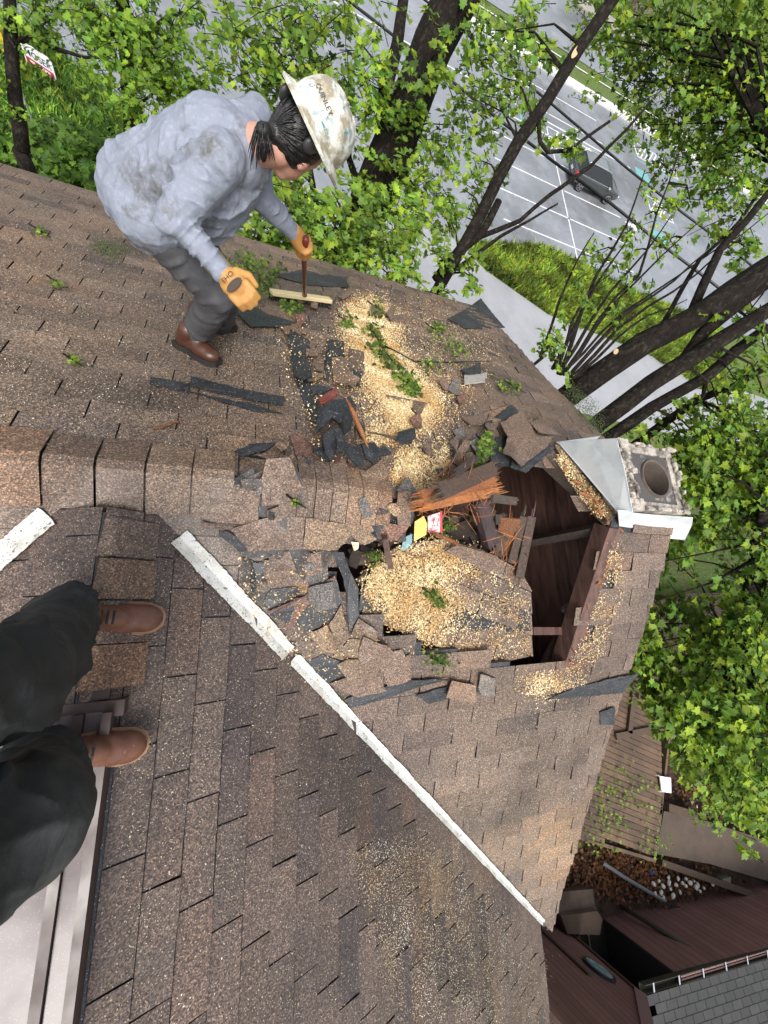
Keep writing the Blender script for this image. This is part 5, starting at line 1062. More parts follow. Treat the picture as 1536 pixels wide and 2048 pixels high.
# ------------------------------------------------------------------ yard sign
sg0 = pz(75, 128, G); ys_ = empty('yard_sign', (sg0.x, sg0.y, G)); tag(ys_, 'white and red yard sign on wire legs in the grass', 'sign')
cS = pz(77, 122, G + .55); ex = (pz(97, 133, G + .55) - pz(60, 108, G + .55)); ex.z = 0; W_ = 1.05; ex.normalize(); ez = Vector((0, 0, 1)); en = ex.cross(ez); en = en if en.dot(-cS) > 0 else -en
def S2(x, y, n=0): return cS + ex * x * 1.05 + ez * y + en * n
mb = MB(); mb.prism([S2(-.55, -.36), S2(.55, -.36), S2(.55, .36), S2(-.55, .36)], en, .02); adopt(mb.build('board', solid('white_sign_board', (.75, .76, .78))), ys_)
mb = MB(); mb.prism([S2(-.50, -.32, .004), S2(.50, -.32, .004), S2(.50, -.10, .004), S2(-.50, -.10, .004)], en, .002); adopt(mb.build('red_band', solid('red_print', (.45, .03, .06))), ys_)
mb = MB(); mb.prism([S2(-.36, -.24, .007), S2(.36, -.24, .007), S2(.36, -.16, .007), S2(-.36, -.16, .007)], en, .002); adopt(mb.build('white_line', solid('white_print', (.7, .6, .62))), ys_)
sf = 1 if ex.dot(Vector(R[:, 0])) > 0 else -1
textmesh('lettering', 'MOSER', .30, solid('navy_print', (.02, .03, .10)), lambda x, y: S2(x * sf, y + .06, .006), ys_, .004)
mb = MB(); [mb.tube([S2(q, -.34, -.012), S2(q, -.62, -.012)], .008, 5) for q in (-.3, .3)]; adopt(mb.build('wire_legs', M_CHROME), ys_)
# yellow sign at the left edge
p = pd(4, 78, 10.5); r = empty('road_sign', (p.x, p.y, G)); tag(r, 'yellow road sign on a post cut by the left edge', 'sign')
mb = MB(); u = Vector(R[:, 0]); vv = Vector(R[:, 1]); u.z = 0; u.normalize(); mb.prism([p + u * a + Vector((0, 0, b)) for a, b in ((-.38, 0), (0, -.38), (.38, 0), (0, .38))], (0, -1, 0), .02); adopt(mb.build('sign_plate', solid('yellow_sign_face', (.75, .45, .02))), r)
mb = MB(); mb.tube([Vector((p.x, p.y + .03, G)), Vector((p.x, p.y + .03, p.z + .3))], .03, 6); adopt(mb.build('post', M_CHROME), r)
# ------------------------------------------------------------------ lower buildings, deck and yard at the lower right
YG = -10.0
M_MAROON = mat('maroon_vertical_siding', (.20, .10, .09), .5, tint=True, n1=(1.5, (.13, .072, .062), .4, .65, .6), bump=(40, .2, .003))
M_SLATE = mat('dark_wet_shingles', (.04, .04, .038), .55, tint=True, n1=(2, (.03, .032, .03), .4, .65, .7), n2=(30, (.16, .16, .15), .62, .72, .7), bump=(90, .5, .004))
M_DECKB = mat('brown_deck_boards', (.115, .070, .042), .6, tint=True, n1=(.9, (.055, .035, .022), .42, .62, .8), n2=(12, (.19, .13, .08), .58, .75, .6), bump=(30, .3, .004))
M_MULCH = mat('dark_leafy_soil', (.032, .020, .014), .9, n1=(2.5, (.075, .030, .018), .48, .65, .7), n2=(25, (.10, .07, .04), .6, .72, .8), bump=(30, 1, .03))
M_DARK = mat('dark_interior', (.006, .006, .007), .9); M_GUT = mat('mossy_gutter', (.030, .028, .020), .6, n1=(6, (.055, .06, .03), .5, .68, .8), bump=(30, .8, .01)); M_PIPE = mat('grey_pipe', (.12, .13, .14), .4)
mb = MB(); P_ = [(-2, -30), (40, -30), (40, 1.2), (11.5, 1.0), (8, -.5), (4, -.5), (4, -3), (-2, -3)]
yd = []; n = 34
for i in range(n + 1):
    for j in range(n + 1):
        x = 2 + 34 * i / n; y = -24 + 24.5 * j / n; yd.append((x, y, YG + .12 * noise.noise(Vector((x * .6, y * .6, 2)))))
Fc = [(i * (n + 1) + j, (i + 1) * (n + 1) + j, (i + 1) * (n + 1) + j + 1, i * (n + 1) + j + 1) for i in range(n) for j in range(n)]
tag(raw('garden_soil', yd, Fc, M_MULCH, smooth=True), kind='structure')
# deck
DZ = -9.35
def dk(px, py): return pz(px, py, DZ)
deckr = empty('deck', tuple(dk(1300, 1560))); tag(deckr, 'brown wooden deck scattered with leaves below the gable', 'deck')
c0, c1, c2, c3 = dk(1215, 1372), dk(1332, 1425), dk(1325, 1625), dk(1310, 1715)
outl = [dk(1270, 1350), dk(1345, 1418), dk(1322, 1455), dk(1325, 1600), dk(1325, 1625), dk(1312, 1718), dk(1235, 1690), dk(1148, 1668), dk(1100, 1540), dk(1170, 1380)]
bdir = (dk(1325, 1600) - dk(1180, 1540)); bdir.z = 0; bdir.normalize(); bn = Vector((-bdir.y, bdir.x, 0)); cen = dk(1240, 1540); M2 = Matrix([[bdir.x, bn.x, 0], [bdir.y, bn.y, 0], [0, 0, 1]])
pl2 = [((p - cen).dot(bdir), (p - cen).dot(bn)) for p in outl]; mb = MB(); random.seed(6)
v_ = min(q[1] for q in pl2)
while v_ < max(q[1] for q in pl2):
    us_ = []
    for k in range(len(pl2)):
        a, b = pl2[k], pl2[(k + 1) % len(pl2)]
        if (a[1] - v_ - .07) * (b[1] - v_ - .07) < 0: t = (v_ + .07 - a[1]) / (b[1] - a[1]); us_.append(a[0] + (b[0] - a[0]) * t)
    if len(us_) >= 2: a, b = min(us_), max(us_); mb.box(cen + bdir * (a + b) / 2 + bn * (v_ + .07) + Vector((0, 0, -.02)), (b - a, .132, .04), M2, tuple([random.uniform(.7, 1.25)] * 3))
    v_ += .146
adopt(mb.build('deck_boards', M_DECKB), deckr)
mb = MB()
for a, b in (((1264, 1385), (1255, 1465)), ((1228, 1472), (1330, 1452)), ((1262, 1352), (1345, 1400))): mb.beam(dk(*a) + Vector((0, 0, .06)), dk(*b) + Vector((0, 0, .06)), .17, .06, col=(.75, .75, .75))
mb.beam(dk(1322, 1628) + Vector((0, 0, -.15)), dk(1345, 1425) + Vector((0, 0, -.15)), .08, .3); mb.beam(dk(1148, 1672) + Vector((0, 0, -.15)), dk(1312, 1722) + Vector((0, 0, -.15)), .08, .3)
adopt(mb.build('deck_trim_boards', M_DECKB), deckr)
# concrete walk
def pp(z, L_): return [pz(x, y, z) for x, y in L_]
mb = MB(); mb.prism(pp(-9.7, [(1328, 1622), (1400, 1638), (1560, 1690), (1700, 1735), (1700, 1820), (1536, 1762), (1420, 1728), (1312, 1708)]), (0, 0, 1), .15); tag(mb.build('walkway', mat('old_brown_concrete', (.085, .060, .042), .75, n1=(1.2, (.045, .033, .025), .42, .65, .8), n2=(14, (.2, .15, .11), .6, .75, .6), bump=(30, .3, .01))), kind='structure')
# timber edging and gate post
for a, b, w_, t_, z, lab in (((1398, 1520), (1405, 1640), .14, .14, -9.3, 'long weathered timber rail crossing the mulch bed beyond the deck'), ((1330, 1612), (1400, 1632), .2, .25, -9.6, 'short dark timber edging along the top of the concrete walk'), ((1318, 1722), (1540, 1800), .16, .2, -9.75, 'dark timber edging along the lower side of the concrete walk'), ((1300, 1345), (1390, 1400), .3, .1, -9.5, 'wide dark board lying past the deck corner under the foliage')):
    mb = MB(); mb.beam(pz(*a, z), pz(*b, z), w_, t_, col=(.55, .55, .55)); o = mb.build('timber', M_DECKB); tag(o, lab, 'timber')
# steps
for i, (q, z) in enumerate((([(1110, 1785), (1185, 1778), (1190, 1812), (1195, 1820), (1112, 1832)], -9.75), ([(1122, 1832), (1195, 1822), (1205, 1838), (1200, 1870), (1135, 1868)], -9.6))):
    mb = MB(); mb.prism(pp(z, q), (0, 0, 1), .3); tag(mb.build('stone_step', mat('brown_stone', (.12, .08, .055), .75, n1=(3, (.06, .045, .035), .4, .65, .8), bump=(30, .4, .01))), ['upper brown stone step beside the house corner', 'lower brown stone step leading to the dark recess'][i], 'step')
# lower building: walls with vertical boards, gutter and shingle roof
lb = empty('low_building', (12, -9, YG)); tag(lb, 'low maroon outbuilding with mossy gutter and dark shingle roof at the lower right corner', 'building')
ZB, ZT = -10.0, -8.0
def vwall(name, a, b, zb, zt, m, w_=.24, seed=1, tf=None):
    a = Vector((a[0], a[1], 0)); b = Vector((b[0], b[1], 0)); d = b - a; L = d.length; d.normalize(); nn = Vector((-d.y, d.x, 0)); nn = nn if nn.dot(-a) > 0 else -nn; mb = MB(); rr = random.Random(seed); n = max(1, int(L / w_))
    Mx = Matrix([[d.x, nn.x, 0], [d.y, nn.y, 0], [0, 0, 1]])
    for i in range(n):
        c = a + d * (L * (i + .5) / n); k = rr.uniform(.85, 1.15); zt = tf(c) if tf else zt; mb.box(Vector((c.x, c.y, (zb + zt) / 2)) + nn * .0, (L / n - .014, .05, zt - zb), Mx, (k, k, k))
    zt = zt if not tf else tf(b)
    mb.box(Vector(((a.x + b.x) / 2, (a.y + b.y) / 2, (zb + zt) / 2)) - nn * .03, (L, .05, zt - zb), Mx, (.25, .25, .25)); o = mb.build(name, m); adopt(o, lb); return o, d, nn, Mx
w1a, w1b = (5.2, -5.95), (8.67, -7.77)
_, d1, n1_, M1 = vwall('wall', w1a, w1b, ZB, ZT, M_MAROON, seed=2, tf=lambda c: ZT + min(2.4, (8.72 - c.x) * .94))
g0 = Vector((8.82, -7.80, ZT)); g1 = pz(1536, 1915, ZT); gd = (g1 - g0).normalized(); g2_ = g0 + gd * 9
bw = pz(1200, 1827, ZB); w3 = pz(1400, 1765, ZB)
vwall('wall', (9.95, -7.86), (g0.x + gd.x * 9, g0.y + gd.y * 9 + .15), ZB, ZT, M_MAROON, seed=3)
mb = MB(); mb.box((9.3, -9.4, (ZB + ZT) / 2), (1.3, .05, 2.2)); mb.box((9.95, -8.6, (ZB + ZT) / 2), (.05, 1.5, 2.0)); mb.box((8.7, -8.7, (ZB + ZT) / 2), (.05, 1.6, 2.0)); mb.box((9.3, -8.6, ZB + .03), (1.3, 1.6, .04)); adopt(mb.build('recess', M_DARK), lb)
mb = MB()
for i, (px, py, ln) in enumerate(((1250, 1960, 0), (1262, 1950, 0))): mb.beam(Vector((9.0 + i * .3, -7.9, ZB + .1)), Vector((9.05 + i * .3, -9.3, ZB + .1)), .05, .03, col=(.8, .8, .8))
adopt(mb.build('floor_battens', M_DECKB), lb)
mb = MB()
for t in (.995, .62): c = Vector((w1a[0], w1a[1], 0)).lerp(Vector((w1b[0], w1b[1], 0)), t); mb.box(Vector((c.x, c.y, (ZB + ZT) / 2)) + n1_ * .045, (.12, .04, 2.1), M1, (.5, .45, .4))
adopt(mb.build('corner_trim', M_DECKB), lb)
mb = MB(); c = pz(1300, 1812, ZB); pipeb = pz(1240, 1812, -9.9); pipet = pz(1445, 1935, -8.1); mb.tube([pipeb, pipeb.lerp(pipet, .5), pipet], .05, 8); adopt(mb.build('downpipe', M_GUT, None, True), lb)
# oval plaque
u_ = d1; c = px_(1197, 1945, 0) if False else None
rr_ = Vector(ray(1197, 1945)); tpl = Vector((w1a[0], w1a[1], 0)).dot(n1_) / rr_.dot(n1_) if abs(rr_.dot(n1_)) > 1e-6 else 8; pc_ = rr_ * tpl
mb = MB(); ov = lambda r, n_: [pc_ + u_ * math.cos(a) * .30 * r + Vector((0, 0, 1)) * math.sin(a) * .34 * r + n1_ * n_ for a in [2 * math.pi * i / 24 for i in range(24)]]
mb.prism(ov(1.0, .075), n1_, .04, (.1, .1, .1)); pq = mb.build('oval_plaque', mat('plaque_rim', (.02, .025, .03), .4)); tag(pq, 'oval dark rimmed plaque hanging on the maroon wall', 'plaque')
mb = MB(); mb.prism(ov(.8, .085), n1_, .01); q = mb.build('painted_panel', mat('plaque_picture', (.10, .22, .27), .4, n1=(7, (.40, .44, .42), .45, .6, .9))); q.parent = pq
# gutter + roof
gu = MB(); up = Vector((0, 0, 1)); gn = Vector((-gd.y, gd.x, 0)); gn = gn if gn.y > 0 else -gn
prof = [(-.0, .02), (.0, -.10), (.04, -.13), (.12, -.13), (.15, -.02), (.15, .02), (.14, .02), (.135, -.02), (.11, -.115), (.045, -.115), (.012, -.09), (.012, .02)]
A_ = [g0 + gn * (x) + up * z for x, z in prof]; B_ = [g2_ + gn * x + up * z for x, z in prof]
for k in range(len(prof)): l = (k + 1) % len(prof); gu.face([A_[k], A_[l], B_[l], B_[k]])
gu.face(A_); gutter = gu.build('gutter', M_GUT); adopt(gutter, lb)
for i in range(11):
    c = g0 + gd * (.25 + .8 * i); mb = MB(); mb.beam(c + gn * .16 + up * .025, c - gn * .05 + up * .03, .04, .006); adopt(mb.build('gutter_strap', M_CHROME), lb)
mb = MB(); ang = .28; random.seed(14); fwd = -gn
for j in range(16):
    for i in range(-1, 28):
        o_ = (j % 2) * .16; a = g0 + gd * (i * .33 + o_ + .01) + fwd * (j * .14) + up * (j * .14 * ang + .03); b = a + gd * .318
        if i * .33 + o_ < -.1: continue
        k = random.uniform(.75, 1.25); mb.prism([a + up * .012, b + up * .012, b + fwd * .15 + up * (.15 * ang + .004), a + fwd * .15 + up * (.15 * ang + .004)], up, .01, (k, k, k), (.3, .3, .3))
adopt(mb.build('roof', M_SLATE), lb)
mb = MB(); q_ = Vector((w1b[0], w1b[1], ZT)) + n1_ * .05; mb.beam(q_, q_ + (-d1 if d1.x > 0 else d1) * 2.6 + up * 2.2, .06, .22, up=up); adopt(mb.build('rake_board', mat('pink_grey_fascia', (.22, .13, .13), .5)), lb)
# small things in the yard
random.seed(15); M_STONE = mat('white_pebble', (.62, .60, .55), .5)
stones = [(1307, 1768), (1318, 1762), (1326, 1772), (1338, 1765), (1322, 1785), (1341, 1778), (1352, 1770), (1356, 1757), (1360, 1784), (1372, 1757), (1365, 1766), (1380, 1765), (1388, 1762), (1392, 1775), (1400, 1782), (1414, 1760), (1425, 1768), (1337, 1755), (1346, 1792), (1327, 1795), (1395, 1770), (1408, 1776), (1310, 1787), (1372, 1772)]
for x, y in stones:
    c = pz(x, y, YG + .16); s_ = random.uniform(.045, .085); me = bpy.data.meshes.new('white_stone'); bm = bmesh.new(); bmesh.ops.create_icosphere(bm, subdivisions=2, radius=1)
    for v in bm.verts: v.co *= 1 + .25 * noise.noise(v.co * 1.3 + Vector((x, y, 0)))
    bmesh.ops.scale(bm, vec=(s_, s_ * random.uniform(.6, .9), s_ * .6), verts=bm.verts); bm.to_mesh(me); bm.free(); me.materials.append(M_STONE); o = bpy.data.objects.new('white_stone', me); COL.objects.link(o); o.location = c; o.rotation_euler = (0, 0, random.uniform(0, 3)); tag(o, 'white stone lying on the dark soil beside the timber edging', 'stone', 'white stones on the soil')
for x, y in ((1385, 1570), (1388, 1578), (1392, 1592), (1397, 1598), (1384, 1605), (1396, 1612)):
    c = pz(x, y, YG + .06); me = bpy.data.meshes.new('pale_leaf_stone'); bm = bmesh.new(); bmesh.ops.create_icosphere(bm, subdivisions=2, radius=.07); bmesh.ops.scale(bm, vec=(1.3, .8, .5), verts=bm.verts); bm.to_mesh(me); bm.free(); me.materials.append(mat('cream_stone', (.45, .42, .28), .6)) ; o = bpy.data.objects.new('cream_stone', me); COL.objects.link(o); o.location = c; tag(o, 'small cream stone in the bed under the timber rail', 'stone', 'cream stones in the bed')
mb = MB(); mb.prism(pp(-9.86, [(1480, 1583), (1500, 1575), (1520, 1582), (1527, 1600), (1510, 1618), (1488, 1608)]), up, .06); tag(mb.build('stepping_stone', M_CONC), 'round grey stepping stone in the reddish mulch', 'stone')
mb = MB(); q = pp(-9.25, [(1320, 1552), (1342, 1556), (1343, 1586), (1324, 1584)]); mb.prism(q, up, .03); WSL = pz(1332, 1570, -9.25); ws = empty('stool', (WSL.x, WSL.y, YG)); adopt(mb.build('seat', solid('white_plastic', (.7, .7, .7))), ws); tag(ws, 'small white plastic stool at the deck edge', 'stool')
for k in q:
    mb = MB(); mb.tube([k + Vector((0, 0, -.03)), Vector((k.x, k.y, YG + .05))], .02, 6); o = mb.build('leg', solid('white_plastic', (.7, .7, .7))); adopt(o, ws)
mb = MB(); q = pp(-9.9, [(1298, 1742), (1311, 1742), (1312, 1748), (1299, 1749)]); mb.prism(q, up, .06); tag(mb.build('blue_container', solid('blue_plastic', (.03, .10, .45))), 'small blue plastic container on the dark soil', 'container')
mb = MB(); mb.prism(pp(-9.7, [(1445, 1758), (1462, 1754), (1461, 1776), (1445, 1776)]), up, .3); tag(mb.build('crate', mat('mossy_wood', (.12, .11, .07), .8)), 'small mossy wooden crate by the maroon wall', 'crate')
mb = MB(); mb.tube(pp(-9.85, [(1205, 1725), (1250, 1755), (1300, 1785), (1330, 1802)]), .05, 8); tag(mb.build('drain_pipe', M_PIPE), 'grey drain pipe lying on the dark soil', 'pipe')
mb = MB(); mb.tube(pp(-9.8, [(1310, 1812), (1335, 1806), (1352, 1812), (1362, 1822), (1350, 1828), (1338, 1818), (1345, 1812), (1360, 1815)]), .02, 6); tag(mb.build('garden_hose', M_DARK), 'black garden hose looped at the foot of the maroon wall', 'hose')
# leaf litter on deck and yard
def litter(name, regs, size, lab_cols):
    pos = []
    for (cx, cy, sx, sy, n, z) in regs:
        for _ in range(n): p = pz(random.gauss(cx, sx), random.gauss(cy, sy), z + random.uniform(0, .06)); pos.append(tuple(p))
    pos = np.array(pos); od = rng.normal(0, 1, pos.shape); od[:, 2] = 0; o = leafmesh(name, pos, od, size, None, lab_cols, 0); tag(o, kind='stuff'); return o
litter('fallen_leaves', [(1235, 1610, 28, 40, 90, -9.3), (1205, 1660, 22, 20, 60, -9.3), (1310, 1690, 18, 20, 60, -9.3), (1230, 1540, 35, 30, 40, -9.3), (1190, 1680, 20, 15, 50, -9.6), (1290, 1600, 20, 30, 50, -9.3), (1450, 1600, 40, 40, 100, -9.85)], .075, GREEND)
litter('brown_leaf_litter', [(1240, 1740, 60, 28, 1800, -9.92), (1480, 1580, 60, 60, 1800, -9.92), (1340, 1770, 70, 20, 700, -9.92), (1380, 1500, 60, 90, 1200, -9.92)], .09, [(.8, .18, .6), (.45, .12, .4), (1.2, .32, 1.2), (.3, .09, .2)])
# ------------------------------------------------------------------ sawdust, wood chips and debris on the roof
def chips(name, regs, size=(.004, .009), cols=[(1, 1, 1), (1.25, 1.3, 1.5), (.75, .65, .5)], m=None):
    """regs: (on(px,py,dz), polygon, n, lift, soft edge px)"""
    C_ = []; 
    for on, P, n, dz, soft in regs:
        x0, x1 = min(p[0] for p in P), max(p[0] for p in P); y0, y1 = min(p[1] for p in P), max(p[1] for p in P); k = 0; t = 0
        while k < n and t < n * 8:
            t += 1; x, y = random.uniform(x0, x1), random.uniform(y0, y1)
            if not inpoly(x, y, P): continue
            if noise.noise(Vector((x * .02, y * .02, 3))) + noise.noise(Vector((x * .07, y * .07, 7))) * .6 < -.25 + random.uniform(-.5, .3): continue
            if soft: x += random.gauss(0, soft); y += random.gauss(0, soft)
            if on is not onF and inpoly(x, y, HOLE): continue
            p = on(x, y, dz + random.random() * .006)
            p = sag(p) if on is not onF else p; C_.append(p); k += 1
    C_ = np.array([tuple(c) for c in C_]); n = len(C_); a = rng.normal(0, 1, (n, 3)); a /= np.linalg.norm(a, axis=1)[:, None]; a[:, 2] *= .35; b = np.cross(a, rng.normal(0, .35, (n, 3)) + [0, 0, 1]); b /= np.linalg.norm(b, axis=1)[:, None]
    L = rng.uniform(size[0], size[1], n)[:, None]; W = L * rng.uniform(.25, .6, (n, 1)); V = np.stack([C_ - a * L, C_ + b * W, C_ + a * L, C_ - b * W], 1).reshape(-1, 3)
    c = np.array(cols)[rng.integers(0, len(cols), n)] * rng.uniform(.6, 1.25, (n, 1)); nn_ = np.array([noise.noise(Vector(q_) * 6) for q_ in C_])[:, None]; c = c * (1 + nn_ * np.array([[.3, .5, .75]])); o = raw(name, V, np.arange(n * 4).reshape(n, 4), m or M_SAW, tint=c); tag(o, kind='stuff'); return o
random.seed(18)
SP1 = [(705, 600), (760, 598), (800, 640), (790, 690), (830, 740), (880, 800), (870, 850), (800, 850), (760, 790), (715, 720), (690, 650)]
SP2 = [(745, 1130), (800, 1095), (880, 1080), (960, 1120), (930, 1180), (890, 1260), (840, 1290), (790, 1240), (730, 1180)]
allC = [(0, 350), (200, 400), (640, 520), (1000, 640), (1200, 850), (1100, 900), (900, 900), (650, 900), (0, 900)]
chips('sawdust', [(onC, SP1, 38000, .014, 12), (onC, [(560, 640), (720, 640), (860, 860), (640, 920), (560, 760)], 1300, .045, 10), (onB, [(480, 1100), (700, 1100), (860, 1300), (620, 1380), (480, 1240)], 700, .04, 10), (onC, [(690, 600), (900, 600), (1000, 700), (900, 870), (760, 880), (660, 700)], 9000, .011, 14), (onF, SP2, 9500, .016, 13), (onF, [(722, 1232), (736, 1130), (880, 1080), (1060, 1180), (1062, 1310), (1000, 1325), (872, 1292)], 5000, .013, 0),
    (onC, [(810, 890), (900, 880), (920, 960), (850, 975), (800, 940)], 5000, .013, 6), (onB, [(1060, 1350), (1180, 1345), (1110, 1385), (1050, 1385)], 1600, .014, 14), (onC, [(1125, 900), (1225, 1020), (1215, 1035), (1110, 930)], 1500, .035, 2), (onB, [(1200, 1120), (1240, 1080), (1250, 1180), (1200, 1320), (1150, 1330)], 1500, .014, 4), (onC, [(740, 840), (800, 850), (800, 880), (740, 880)], 900, .03, 4)], (.0035, .009))
chips('wood_flecks', [(onC, allC, 9000, .010, 0), (onC, [(380, 500), (560, 560), (600, 700), (480, 780), (330, 640)], 4500, .010, 10), (onA, [(700, 1700), (880, 1650), (1085, 1900), (1085, 2048), (800, 2048)], 14000, .010, 10), (onB, [(900, 1400), (1225, 1420), (1150, 1660), (1090, 1850), (900, 1640)], 8000, .010, 8), (onB, [(620, 1000), (840, 1020), (700, 1330), (500, 1130)], 1200, .03, 4), (onA, [(320, 1050), (640, 1390), (1080, 1890), (1000, 2048), (200, 2048), (300, 1300)], 2600, .010, 0)], (.002, .0048), [(.75, .85, 1.15), (.85, 1.0, 1.5), (.5, .55, .75), (.35, .38, .5)])
# low mounds of sawdust under the chips
def mound(on, P, hgt, name):
    x0, x1 = min(p[0] for p in P), max(p[0] for p in P); y0, y1 = min(p[1] for p in P), max(p[1] for p in P); st = 4; mb = MB(); cache = {}
    def pt(x, y):
        if (x, y) not in cache:
            e = noise.noise(Vector((x * .03, y * .03, 1))) + .5 * noise.noise(Vector((x * .1, y * .1, 4))); q = on(x, y, .010 + hgt * max(0, e + .2)); cache[(x, y)] = (sag(q) if on is not onF else q, e)
        return cache[(x, y)]
    x = x0
    while x < x1:
        y = y0
        while y < y1:
            if inpoly(x + 2, y + 2, P):
                q = [pt(x, y), pt(x + st, y), pt(x + st, y + st), pt(x, y + st)]
                if sum(k[1] for k in q) / 4 > -.06: mb.face([k[0] for k in reversed(q)])
            y += st
        x += st
    o = mb.build(name, M_SAW, None, True); tag(o, kind='stuff')

# loose torn pieces: things of their own
LOOSE = [
 ('felt_scrap', 'felt', z6, [(310, 880), (400, 860), (540, 900), (400, 960), (330, 930)], .06, 'small curled black felt scrap above the red brick coloured fragment'),
 ('brick_fragment', 'red', z6, [(410, 990), (560, 920), (590, 960), (480, 1050), (410, 1080)], .05, 'dull red speckled fragment among the black felt scraps'),
 ('felt_scrap', 'felt', z6, [(400, 1100), (500, 1040), (720, 1000), (790, 1080), (740, 1300), (670, 1370), (630, 1240), (540, 1200)], .07, 'largest torn black felt sheet, below the red fragment'),
 ('felt_scrap', 'felt', z6, [(390, 1120), (480, 1090), (550, 1180), (380, 1350)], .10, 'pointed charred black strip at the left of the felt heap'),
 ('felt_scrap', 'felt', z6, [(450, 1370), (560, 1290), (620, 1480), (560, 1590), (480, 1530)], .08, 'cracked black felt piece in the middle of the heap'),
 ('felt_scrap', 'felt', z6, [(570, 1300), (640, 1310), (740, 1470), (620, 1530)], .10, 'folded black felt piece leaning on the cracked one'),
 ('felt_scrap', 'felt', z6, [(350, 1490), (430, 1480), (600, 1590), (500, 1600), (370, 1530)], .05, 'flat black felt strip at the lower left of the heap beside the ridge'),
 ('felt_scrap', 'felt', z6, [(690, 1510), (840, 1450), (910, 1640), (830, 1660)], .09, 'five cornered black felt piece just above the red tile'),
 ('felt_scrap', 'felt', z6, [(860, 1430), (1000, 1420), (1080, 1510), (1010, 1620), (930, 1580)], .08, 'crumpled black felt piece right of the five cornered one'),
 ('felt_scrap', 'felt', z6, [(1020, 1500), (1110, 1460), (1190, 1520), (1050, 1560)], .06, 'thin black felt tip pointing towards the sawdust'),
 ('felt_scrap', 'felt', z6, [(760, 1230), (880, 1240), (890, 1370), (850, 1390)], .05, 'black felt scrap under the orange splinter'),
 ('felt_scrap', 'felt', z6, [(1230, 1330), (1400, 1290), (1420, 1370), (1350, 1430), (1240, 1400)], .07, 'rounded black felt knob below the long sawdust pile'),
 ('wooden_lath', 'old', z6, [(910, 1330), (1230, 1370), (1370, 1440), (1300, 1440), (1100, 1370)], .04, 'long grey lath running from the heap to the rounded felt knob'),
 ('red_tile', 'red', z6, [(570, 1600), (640, 1590), (750, 1650), (740, 1720), (640, 1741)], .01, 'red clay tile sticking out of the heap beside the ridge'),
 ('shingle_piece', 'felt', Z(0, 0, 1), [(470, 902), (500, 888), (552, 884), (530, 900), (482, 912)], .05, 'loose black shingle backing lying on the ridge caps'),
 ('shingle_piece', 'felt', z8, [(245, 650), (400, 600), (410, 670), (275, 690)], .05, 'small black shingle block lying right of the leafy twigs'),
 ('shingle_piece', 'white', z8, [(275, 690), (460, 675), (440, 740), (275, 765)], .05, 'small pale grey shingle scrap against the black block'),
 ('shingle_piece', 'sh', z6, [(1090, 130), (1150, 50), (1200, 60), (1140, 210)], .04, 'narrow tan shingle scrap at the top of the sawdust pile'),
 ('shingle_piece', 'sh', z6, [(1170, 150), (1300, 140), (1310, 250), (1110, 210)], .03, 'sawdust covered square shingle scrap beside the narrow tan one'),
 ('shingle_piece', 'sh', z6, [(1380, 1030), (1500, 1060), (1430, 1180), (1350, 1110)], .04, 'dark diamond shaped shingle scrap at the lower end of the sawdust')]
M_REDT = mat('dull_red_clay', (.22, .055, .04), .6, n1=(30, (.10, .03, .025), .45, .65, .8), speck=(120, (.5, .35, .25), .12), bump=(80, .4, .003))
M_PALE = mat('pale_grit', (.35, .33, .30), .8, n1=(60, (.15, .14, .13), .5, .7, .8)); random.seed(19)
for nm, mk_, f, L_, dz, lab in LOOSE:
    mb = MB(); slab(mb, onC, zz(f, L_), dz, {'sh': TC['b'], 'felt': (1, 1, 1)}.get(mk_, (1, 1, 1)), t=.012, jit=.02)
    o = mb.build(nm, {'felt': M_FELT, 'red': M_REDT, 'old': M_OLDW, 'white': M_PALE, 'sh': M_SH}[mk_]); tag(o, lab, {'felt_scrap': 'felt', 'brick_fragment': 'brick', 'wooden_lath': 'wood', 'red_tile': 'tile', 'shingle_piece': 'shingle'}[nm])
# splinters and broken lumber
def lumber(name, lab, a, b, w_, t_, m, col=(1, 1, 1), splint=0, up=(0, 0, 1), cat='wood'):
    mb = MB(); mb.beam(a, b, w_, t_, up=up, col=col); d = (Vector(b) - Vector(a)).normalized(); s_ = d.cross(Vector((0, 0, 1))).normalized()
    for e, sg_ in ((Vector(a), -1), (Vector(b), 1)):
        for k in range(splint):
            q = e + s_ * random.uniform(-w_ / 2.3, w_ / 2.3) + Vector((0, 0, random.uniform(-t_ / 2.5, t_ / 2.5))); L_ = random.uniform(.03, .12); r = random.uniform(.003, .008); mb.tube([q - d * sg_ * .05, q + d * sg_ * L_ * .5, q + d * sg_ * L_], [r, r * .8, .0008], 4, tuple(c * random.uniform(.7, 1.5) for c in col))
    o = mb.build(name, m); tag(o, lab, cat); return o
random.seed(23)
Zx = lambda f, q: f(*q)
lumber('wood_splinter', 'bright orange splinter standing in the black felt heap', onC(*z6(730, 1110), .14), onC(*z6(850, 1385), .10), .018, .014, M_FRESH, (1.2, 1.1, 1), 2)
lumber('wood_splinter', 'thin reddish splinter at the edge of the sawdust', onC(*z6(980, 1030), .04), onC(*z6(900, 1150), .04), .010, .008, M_FRESH, (.6, .6, .7), 1)
lumber('wood_splinter', 'short red brown splinter lying on the worker side shingles near the ridge', onC(318, 856, .02), onC(343, 848, .02), .012, .008, M_FRESH, (.4, .35, .4), 1)
z9 = Z(600, 840, 3.072)
def at9(x, y, d): return pd(*z9(x, y), d)
